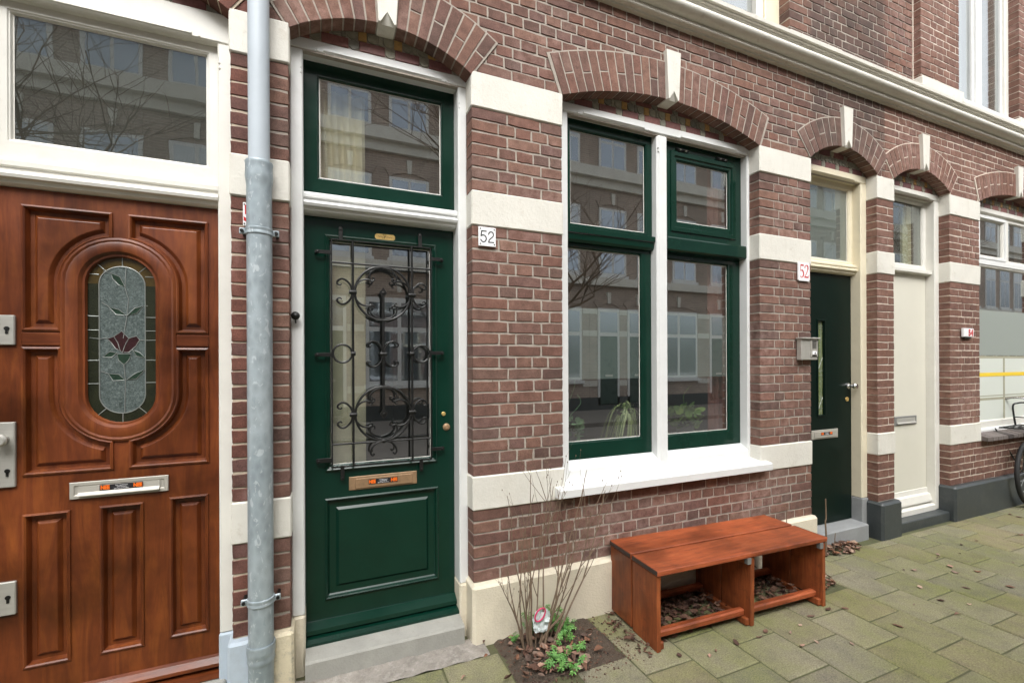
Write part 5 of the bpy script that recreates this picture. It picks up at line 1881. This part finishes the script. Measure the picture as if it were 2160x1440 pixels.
pc = thing('plastic_pouch', 'crumpled white plastic pouch with a pink ring caught among the shrub stems', 'plastic bag', loc=(1.062, -0.205, 0.10))
mb = MB()
N = 8
vs = []
for i in range(N + 1):
    for j in range(N + 1):
        u, v = i / N - 0.5, j / N
        w = 0.075 * (0.75 + 0.3 * math.sin(v * 3))
        vs.append((u * w * 1.25 + 0.008 * v, 0.010 * mnoise.noise(Vector((u * 5, v * 5, 1))) * 2 - 0.02 * (0.25 - u * u), v * 0.105))
fs = [(i * (N + 1) + j, (i + 1) * (N + 1) + j, (i + 1) * (N + 1) + j + 1, i * (N + 1) + j + 1) for i in range(N) for j in range(N)]
mb.add(vs, fs)
mb.add([(x, -y + 0.012, z) for x, y, z in vs], fs)
MAT['pouch'] = plain('printed_plastic', srgb(206, 214, 214), 0.25, 0.05, 30, 60, 0.3, dirt=0.75, dirtcol=srgb(96, 132, 104))
MAT['pink'] = plain('pink_plastic', srgb(190, 50, 92), 0.3, 0.06, 20, 100, 0.05)
mb.build('pouch', 'pouch', pc, smooth=True, recalc=False)
MB().tube([(-0.012 + 0.030 * math.cos(t), -0.012, 0.098 + 0.030 * math.sin(t) + 0.012 * math.cos(t)) for t in (2 * math.pi * i / 24 for i in range(24))], 0.0042, 7, closed=True).build('ring', 'pink', pc, smooth=True)

sp_ = thing('sapling', 'thin bare sapling stalks standing before the black door', 'sapling')
for x, y, pts, r in ((3.62, -0.05, [(0, 0, 0), (0.005, 0, 0.14), (-0.004, 0, 0.27), (0.004, 0, 0.30), (-0.002, 0, 0.45)], 0.007), (3.46, -0.07, [(0, 0, 0), (0.01, 0, 0.11), (0.004, 0, 0.20)], 0.004), (3.70, -0.06, [(0, 0, 0), (0.01, 0, 0.10), (0.02, 0, 0.17)], 0.004),
                     (3.16, -0.06, [(0, 0, 0), (0.01, 0, 0.20), (0, 0, 0.34), (0.006, 0, 0.44)], 0.004)):
    q = spline([(x + a, y + b, c) for a, b, c in pts])
    MB().tube(q, [r * (1 - 0.4 * i / len(q)) for i in range(len(q))], 7).build('stalk', 'twig', sp_, smooth=True)

# ------------------------------------------------------------------ things behind the panes
def curtain(name, label, x0, x1, y, z0, z1, folds, amp, mat, fan=0.0, cat='curtain', grp=None):
    mb = MB()
    nx, nz = folds * 8, 6
    vs = []
    for j in range(nz + 1):
        v = j / nz
        for i in range(nx + 1):
            u = i / nx
            x = x0 + (x1 - x0) * (u ** (1 + fan * v))
            ph = u * folds * 2 * math.pi
            vs.append((x + 0.25 * amp * math.sin(2 * ph), y + amp * math.sin(ph + 0.6 * math.sin(3 * u)) * (0.75 + 0.25 * (1 - v)), z0 + (z1 - z0) * v))
    fs = [(j * (nx + 1) + i, j * (nx + 1) + i + 1, (j + 1) * (nx + 1) + i + 1, (j + 1) * (nx + 1) + i) for j in range(nz) for i in range(nx)]
    return tag(mb.add(vs, fs).build(name, mat, None, smooth=True, recalc=False, angle=180), label, cat, grp)


curtain('curtain', 'cream pleated curtain behind the fanlight of the green door', -0.06, 0.222, 0.275, 2.40, 2.985, 5, 0.022, 'curtain', 0.25)
curtain('curtain', 'cream straight curtain behind the grille of the green door', -0.05, 0.222, 0.275, 0.80, 2.25, 2, 0.010, 'curtain')
curtain('curtain', 'brown curtain at the right inside the green window', 2.70, 2.98, 0.235, 0.97, 3.0, 5, 0.018, 'curtain_dark')
curtain('curtain', 'white net curtain in the lower half of the right-hand window', 6.15, 7.60, 0.20, 0.86, 1.572, 12, 0.012, 'curtain_net')
curtain('curtain', 'pale curtain in the upper window of the middle house', 2.60, 2.84, 0.26, 3.95, 5.9, 3, 0.02, 'curtain')
curtain('curtain', 'white curtain filling the upper window of the right-hand house', 5.65, 6.68, 0.24, 4.0, 5.95, 9, 0.012, 'curtain_net')
o = MB().box(6.193, 7.547, 0.1108, 0.1125, 1.352, 1.392).build('paper_strip', 'yellow')
tag(o, 'yellow horizontal strip across the frosted pane of the right-hand window', 'ribbon')

MAT['pot'] = plain('terracotta_dark_pot', srgb(70, 46, 40), 0.5, 0.1)
MAT['pot_grey'] = plain('grey_pot', srgb(120, 124, 122), 0.6, 0.1)
MAT['spider'] = rnd_mat('spider_leaf', [srgb(86, 124, 52), srgb(190, 204, 136), srgb(66, 100, 42), srgb(214, 222, 168), srgb(58, 90, 38)], 0.45, 60, 0.1, 0.3)
MAT['houseplant'] = rnd_mat('houseplant_leaf', [srgb(96, 138, 60), srgb(142, 178, 84), srgb(108, 140, 76), srgb(166, 192, 100)], 0.4, 40, 0.1, 0.4)
MAT['houseplant_dark'] = rnd_mat('houseplant_leaf_dark', [srgb(48, 74, 34), srgb(70, 100, 44), srgb(58, 84, 40)], 0.4, 40, 0.1, 0.4)
MAT['pep'] = rnd_mat('round_leaf', [srgb(102, 146, 100), srgb(146, 184, 136), srgb(120, 164, 114)], 0.4, 40, 0.1, 0.4)
WB = 0.966

pt = thing('potted_plant', 'spider plant with striped arching leaves on a thin wire stand in the window', 'plant', 'plants on the window board', (1.975, 0.285, WB))
MB().lathe([(0.035, 0.10), (0.046, 0.115), (0.058, 0.20), (0.060, 0.205), (0.054, 0.205), (0.05, 0.19)], (0, 0, 0), 'Z', 20).build('pot', 'pot', pt, smooth=True)
for k in range(3):
    a = k * 2.09 + 0.5
    MB().tube([(0.062 * math.cos(a), 0.062 * math.sin(a), 0.0), (0.062 * math.cos(a), 0.062 * math.sin(a), 0.14)], 0.0028, 6).build('stand_leg', 'iron', pt)
MB().tube([(0.062 * math.cos(t), 0.062 * math.sin(t), 0.115) for t in (2 * math.pi * i / 24 for i in range(24))], 0.0028, 6, closed=True).build('stand_ring', 'iron', pt)
mb = MB()
for i in range(96):
    a = rs.uniform(0, 6.28)
    L = rs.uniform(0.14, 0.32)
    up = rs.uniform(0.3, 1.25)
    pts = []
    for k in range(8):
        t = k / 7
        rad = L * 0.75 * t * (1 if i % 5 else 0.35)
        zz = 0.20 + L * up * t - L * (1.0 + 0.9 * (i % 5 > 0)) * t * t * 1.05
        pts.append(Vector((rad * math.cos(a), max(rad * math.sin(a), -0.085), zz)))
    sd = Vector((-math.sin(a), math.cos(a), 0))
    rn = rs.uniform(.02, .98)
    for k in range(7):
        w0, w1 = 0.0085 * (1 - (k / 7) ** 2), 0.0085 * (1 - ((k + 1) / 7) ** 2)
        mb.add([pts[k] - sd * w0, pts[k] + sd * w0, pts[k + 1] + sd * w1, pts[k + 1] - sd * w1], [(0, 1, 2, 3)], rn)
mb.build('foliage', 'spider', pt, recalc=False)


def round_leaves(pt, n, R0, zc, hz, smin, smax, mat, seed, trail=0):
    r = random.Random(seed)
    mb, st = MB(), MB()
    for i in range(n):
        a = r.uniform(0, 6.28)
        d = R0 * math.sqrt(r.random())
        c = Vector((d * math.cos(a), max(d * math.sin(a) * 0.8, -0.075), zc + r.uniform(-hz, hz) * (1.1 - d / R0 * 0.5)))
        st.tube([(0, 0, zc - hz), tuple(c * 0.5 + Vector((0, 0, (zc - hz) * 0.5 + 0.02))), tuple(c)], 0.0016, 4)
        s = r.uniform(smin, smax)
        tl = Matrix.Rotation(r.uniform(-.9, .9) - 0.6, 4, 'X') @ Matrix.Rotation(r.uniform(-.7, .7), 4, 'Y') @ Matrix.Rotation(a, 4, 'Z')
        m = 9
        ring = [(s * math.cos(2 * math.pi * k / m) * 1.15, s * math.sin(2 * math.pi * k / m), -0.004) for k in range(m)]
        vs = [c] + [c + tl @ Vector(p) for p in ring]
        mb.add(vs, [(0, k + 1, (k + 1) % m + 1) for k in range(m)], r.uniform(.02, .98))
    mb.build('leaves', mat, pt, recalc=False, smooth=True, kind='stuff')
    st.build('stalks', mat, pt, recalc=False)


pt = thing('potted_plant', 'round-leaved trailing plant at the left end of the window', 'plant', 'plants on the window board', (1.520, 0.285, WB))
MB().lathe([(0.045, 0.0), (0.06, 0.09), (0.062, 0.095), (0.055, 0.095)], (0, 0, 0), 'Z', 20).build('pot', 'pot_grey', pt, smooth=True)
round_leaves(pt, 46, 0.105, 0.115, 0.085, 0.014, 0.024, 'pep', 4)
round_leaves(pt, 30, 0.09, 0.10, 0.07, 0.016, 0.026, 'houseplant_dark', 5)
mb = MB()
for dx, h in ((-0.02, 0.36), (0.03, 0.40), (0.07, 0.24), (-0.05, 0.28)):
    mb.tube(spline([(0, 0, 0.1), (dx * 0.4 - 0.02, 0, 0.1 + h * 0.4), (dx * 1.2, -0.01, 0.1 + h * 0.75), (dx * 0.6 + 0.02, 0, 0.1 + h)]), 0.0022, 5)
mb.build('runner', 'pep', pt)
pt = thing('potted_plant', 'bushy green plant in a grey pot in the right light of the window', 'plant', 'plants on the window board', (2.520, 0.285, WB))
MB().lathe([(0.055, 0.0), (0.066, 0.085), (0.07, 0.09), (0.062, 0.09)], (0, 0, 0), 'Z', 20).build('pot', 'pot_grey', pt, smooth=True)
round_leaves(pt, 70, 0.125, 0.155, 0.095, 0.018, 0.034, 'houseplant', 9)
round_leaves(pt, 40, 0.10, 0.12, 0.06, 0.022, 0.036, 'houseplant_dark', 10)
mb = MB()
mb.tube(spline([(0, 0, 0.2), (-0.01, 0, 0.30), (0.04, 0, 0.36), (0.07, 0, 0.375)]), 0.0018, 5)
mb.build('runner', 'houseplant', pt)

# ------------------------------------------------------------------ bicycle at the right edge
bk = thing('bicycle', 'black city bicycle with a front carrier leaning at the right-hand house', 'bicycle', loc=(6.83, -0.115, 0))
bk.rotation_euler = (R(-2), 0, R(2))


def wheel(xc):
    w = part('wheel', bk)
    ring = lambda r, n=44: [(xc + r * math.cos(2 * math.pi * i / n), 0, 0.345 + r * math.sin(2 * math.pi * i / n)) for i in range(n)]
    MB().tube(ring(0.325), 0.020, 10, closed=True).build('tyre', 'rubber', w, smooth=True)
    MB().tube(ring(0.300), 0.011, 8, closed=True).build('rim', 'chrome', w, smooth=True)
    for i in range(28):
        a = 2 * math.pi * i / 28
        b = a + (0.5 if i % 2 else -0.5)
        MB().tube([(xc + 0.025 * math.cos(b), 0.02 * (-1) ** i, 0.345 + 0.025 * math.sin(b)), (xc + 0.30 * math.cos(a), 0, 0.345 + 0.30 * math.sin(a))], 0.0011, 4).build('spoke', 'chrome', w)
    MB().lathe([(0.012, -0.045), (0.022, -0.03), (0.018, 0.0), (0.022, 0.03), (0.012, 0.045)], (xc, 0, 0.345), 'Y', 14).build('hub', 'chrome', w, smooth=True)


wheel(0.0)
wheel(1.10)
FT = [([(0.16, 0, 0.86), (0.17, 0, 0.80), (0.52, 0, 0.32)], 0.017), ([(0.16, 0, 0.82), (0.60, 0, 0.62)], 0.015), ([(0.52, 0, 0.30), (0.68, 0, 0.92)], 0.016)]
for pts, r in FT:
    MB().tube(pts, r, 12).build('frame_tube', 'frame_black', bk, smooth=True)
for s in (-1, 1):
    MB().tube([(0.52, s * 0.02, 0.30), (1.10, s * 0.055, 0.345)], 0.010, 8).build('frame_stay', 'frame_black', bk, smooth=True)
    MB().tube([(0.64, s * 0.02, 0.78), (1.10, s * 0.055, 0.345)], 0.008, 8).build('frame_stay', 'frame_black', bk, smooth=True)
    MB().tube(spline([(0.0, s * 0.05, 0.345), (0.06, s * 0.05, 0.55), (0.12, s * 0.04, 0.72), (0.14, 0, 0.78)]), 0.011, 8).build('fork_blade', 'frame_black', bk, smooth=True)
    MB().tube([(0.0, s * 0.06, 0.345), (-0.30, s * 0.15, 0.815)], 0.0065, 8).build('carrier_stay', 'frame_black', bk, smooth=True)
    MB().tube(spline([(0.20, 0, 1.08), (0.16, s * 0.10, 1.12), (0.06, s * 0.22, 1.10), (-0.02, s * 0.28, 1.07), (0.10, s * 0.30, 1.05), (0.30, s * 0.30, 1.03)]), 0.011, 9).build('handlebar', 'chrome', bk, smooth=True)
    MB().tube([(0.24, s * 0.30, 1.036), (0.36, s * 0.30, 1.022)], 0.017, 10).build('grip', 'rubber', bk, smooth=True)
    MB().tube(spline([(0.12, s * 0.30, 1.04), (0.10, s * 0.33, 1.02), (0.18, s * 0.35, 0.99), (0.27, s * 0.34, 0.98)]), 0.006, 7).build('brake_lever', 'chrome', bk, smooth=True)
MB().tube([(0.18, 0, 0.84), (0.20, 0, 1.09)], 0.013, 10).build('stem', 'chrome', bk, smooth=True)
# front carrier: tray of rods with an upright hoop
rk = part('front_carrier', bk)
xs0, xs1, ys0, ys1, zr = -0.40, 0.08, -0.22, 0.085, 0.835
MB().tube([(xs0, ys0, zr), (xs1, ys0, zr), (xs1, ys1, zr), (xs0, ys1, zr)], 0.0075, 8, closed=True).build('carrier_rim', 'frame_black', rk, smooth=True)
for i in range(5):
    y = ys0 + (ys1 - ys0) * (i + 1) / 6
    MB().tube([(xs0, y, zr), (xs1, y, zr)], 0.005, 7).build('carrier_rod', 'frame_black', rk, smooth=True)
for i in range(2):
    x = xs0 + (xs1 - xs0) * (i + 1) / 3
    MB().tube([(x, ys0, zr - 0.008), (x, ys1, zr - 0.008)], 0.005, 7).build('carrier_rod', 'frame_black', rk, smooth=True)
MB().tube(spline([(-0.02, ys0, zr), (-0.06, ys0, zr + 0.20), (0.0, ys0 + 0.02, zr + 0.235), (0.02, 0, zr + 0.24), (0.0, ys1 - 0.02, zr + 0.235), (-0.06, ys1, zr + 0.20), (-0.02, ys1, zr)]), 0.0085, 8).build('carrier_hoop', 'frame_black', rk, smooth=True)
MB().tube([(-0.05, ys0, zr + 0.09), (-0.05, ys1, zr + 0.09)], 0.006, 7).build('carrier_rod', 'frame_black', rk, smooth=True)
mb = MB()
mb.lathe([(0.0, -0.12), (0.05, -0.10), (0.09, 0.0), (0.10, 0.08), (0.05, 0.13), (0.0, 0.14)], (0.70, 0, 0.98), 'X', 14)
sd_ = mb.build('saddle', 'rubber', bk, smooth=True)
sd_.scale = (1, 1, 0.35)
sd_.location = (0, 0, 0.64)
MB().lathe([(0.07, -0.06), (0.09, -0.055), (0.09, -0.045), (0.07, -0.04)], (0.52, 0, 0.30), 'Y', 20).build('chainring', 'chrome', bk)
for s in (-1, 1):
    MB().tube([(0.52, s * 0.07, 0.30), (0.52 + s * 0.12, s * 0.09, 0.30 - s * 0.11)], 0.009, 8).build('crank', 'chrome', bk)

# ------------------------------------------------------------------ across the street (mirrored in the panes)
FY = -9.5


def fbox(x0, x1, d0, d1, z0, z1):
    """box on the far facade; d = distance out from the facade towards the street"""
    return MB().box(x0, x1, FY + d0, FY + d1, z0, z1)


FAR_LABELS = ['far brick house mirrored in the fanlight of the brown door', 'far brick house mirrored in the brown door glass', 'far brick house mirrored in the grilled door pane', 'far brick house mirrored in the left light of the green window',
              'far brick house mirrored in the right light of the green window', 'far brick house mirrored in the fanlight of the black door', 'far brick house mirrored in the fanlight of the pale door', 'far brick house mirrored in the right-hand window', 'far brick house mirrored at the far end of the right-hand window',
              'last but one far brick house, mirrored small in the right-hand window', 'last far brick house, mirrored smallest in the right-hand window']
for hi in range(11):
    x0 = -11.2 + 4.75 * hi
    fh = thing('brick_house', FAR_LABELS[hi], 'house', 'houses across the street')
    MB().box(x0, x0 + 4.745, FY - 6, FY, -0.3, 9.2).build('wall', 'far_brick', fh)
    fbox(x0, x0 + 4.745, 0, 0.18, 3.95, 4.20).build('cornice', 'stone', fh)
    fbox(x0, x0 + 4.745, 0, 0.28, 7.30, 7.62).build('cornice', 'stone', fh)
    fbox(x0, x0 + 4.745, 0, 0.12, 7.05, 7.30).build('frieze', 'stone', fh)
    fbox(x0, x0 + 4.745, 0, 0.40, 9.1, 9.35).build('gutter', 'offwhite', fh)
    fbox(x0, x0 + 4.745, 0.0, 0.03, -0.1, 0.40).build('plinth', 'plinth_dark', fh)
    for (a, b, kind) in ((0.30, 1.12, 'door'), (1.45, 2.27, 'door'), (2.75, 4.45, 'window')):
        xa, xb = x0 + a, x0 + b
        w = part('door' if kind == 'door' else 'window', fh)
        zb = 0.15 if kind == 'door' else 0.95
        MB().box(xa, xb, FY - 0.02, FY + 0.03, zb, 3.25).build('frame', 'white', w)
        if kind == 'door':
            MB().box(xa + .08, xb - .08, FY, FY + 0.034, zb + 0.03, 2.35).build('door_leaf', 'far_door', w)
            MB().box(xa + .08, xb - .08, FY, FY + 0.035, 2.47, 3.12).build('pane', 'far_glass', w)
            MB().box((xa + xb) / 2 - .14, (xa + xb) / 2 + .14, FY, FY + 0.04, 1.05, 1.12).build('letter_plate', 'alu', w)
        else:
            xm = (xa + xb) / 2
            for p, q in ((xa + .08, xm - .05), (xm + .05, xb - .08)):
                MB().box(p, q, FY, FY + 0.034, zb + .1, 2.35).build('pane', 'far_glass', w)
                MB().box(p, q, FY, FY + 0.035, 2.47, 3.12).build('pane', 'far_glass', w)
            MB().box(xa - .05, xb + .05, FY, FY + 0.12, zb - .1, zb).build('sill', 'white', w)
        A = Arch(xa, xb, 3.25, 0.16, 0.24, '52')
        n = 10
        mb = MB()
        for i in range(n):
            t0, t1 = -A.th_end + 2 * A.th_end * i / n, -A.th_end + 2 * A.th_end * (i + 1) / n
            Pp = lambda r, t: (A.cx + r * math.sin(t), A.cz + r * math.cos(t))
            mb.prism([Pp(A.R, t0), Pp(A.R, t1), Pp(A.R + .24, t1), Pp(A.R + .24, t0)], FY, FY + 0.03)
        mb.build('arch', 'far_brick', w)
        MB().prism([(A.cx - .05, 3.40), (A.cx + .05, 3.40), (A.cx + .07, 3.75), (A.cx - .07, 3.75)], FY, FY + 0.07).build('keystone', 'stone', w)
    for z0, z1 in ((0.75, 0.93), (2.35, 2.52), (3.05, 3.22)):
        for a, b in ((0.0, 0.28), (1.14, 1.43), (2.29, 2.70), (4.50, 4.745)):
            fbox(x0 + a, x0 + b, 0, 0.02, z0, z1).build('stone_band', 'stone', fh)
    for fl, (zb, zt, arched) in enumerate(((4.30, 6.45, True), (7.70, 8.95, False))):
        for a, b in ((0.35, 1.40), (1.85, 2.90), (3.35, 4.40)):
            xa, xb = x0 + a, x0 + b
            w = part('upper_window', fh)
            MB().box(xa, xb, FY - 0.02, FY + 0.03, zb, zt).build('frame', 'white', w)
            xm = (xa + xb) / 2
            zm = zb + (zt - zb) * 0.68
            for p, q in ((xa + .08, xm - .035), (xm + .035, xb - .08)):
                MB().box(p, q, FY, FY + 0.034, zb + .08, zm - .04).build('pane', 'far_net' if (hi * 3 + int(a * 2)) % 3 else 'far_glass', w)
                MB().box(p, q, FY, FY + 0.035, zm + .04, zt - .08).build('pane', 'far_net' if (hi + int(a * 2)) % 2 else 'far_glass', w)
            MB().box(xa - .05, xb + .05, FY, FY + 0.10, zb - .08, zb).build('sill', 'white', w)
            if arched:
                A = Arch(xa, xb, zt, 0.14, 0.24, '52')
                mb = MB()
                for i in range(8):
                    t0, t1 = -A.th_end + 2 * A.th_end * i / 8, -A.th_end + 2 * A.th_end * (i + 1) / 8
                    Pp = lambda r, t: (A.cx + r * math.sin(t), A.cz + r * math.cos(t))
                    mb.prism([Pp(A.R, t0), Pp(A.R, t1), Pp(A.R + .24, t1), Pp(A.R + .24, t0)], FY, FY + 0.03)
                mb.build('arch', 'far_brick', w)
                MB().prism([(A.cx - .05, zt + .12), (A.cx + .05, zt + .12), (A.cx + .07, zt + .48), (A.cx - .07, zt + .48)], FY, FY + 0.07).build('keystone', 'stone', w)


# bare street trees
def tree(x, y, seed, label):
    t = thing('street_tree', label, 'tree', 'bare trees along the street', (x, y, -0.1))
    r = random.Random(seed)
    trunk, crown = MB(), MB()

    def grow(p, d, L, rad, depth):
        n = 4
        pts, rr = [p], [rad]
        q, dd = p, d
        for i in range(n):
            dd = (dd + Vector((r.gauss(0, .13), r.gauss(0, .13), r.gauss(0.03, .08)))).normalized()
            q = q + dd * L / n
            pts.append(q)
            rr.append(rad * (1 - 0.4 * (i + 1) / n))
            if depth > 0 and i >= 1:
                k = 2 if depth < 4 else 1
                for _ in range(k):
                    a = r.uniform(0, 6.28)
                    sd = Vector((math.cos(a), math.sin(a), r.uniform(-.1, .5)))
                    grow(q, (dd * 0.7 + sd * 0.75).normalized(), L * r.uniform(0.5, 0.78), rr[-1] * 0.62, depth - 1)
        (trunk if depth >= 3 else crown).tube(pts, rr, 7 if depth >= 3 else 4, caps=False)
    grow(Vector((0, 0, 0)), Vector((0, 0, 1)), 3.6, 0.13, 4)
    trunk.build('trunk', 'twig', t, smooth=True, recalc=False)
    crown.build('crown', 'twig', t, smooth=True, recalc=False)


tree(3.3, -6.2, 3, 'bare tree mirrored in the fanlight of the green door')
tree(-5.0, -6.2, 8, 'bare tree mirrored in the fanlight of the brown door')
tree(19.0, -6.2, 5, 'bare tree mirrored in the fanlight of the pale door')
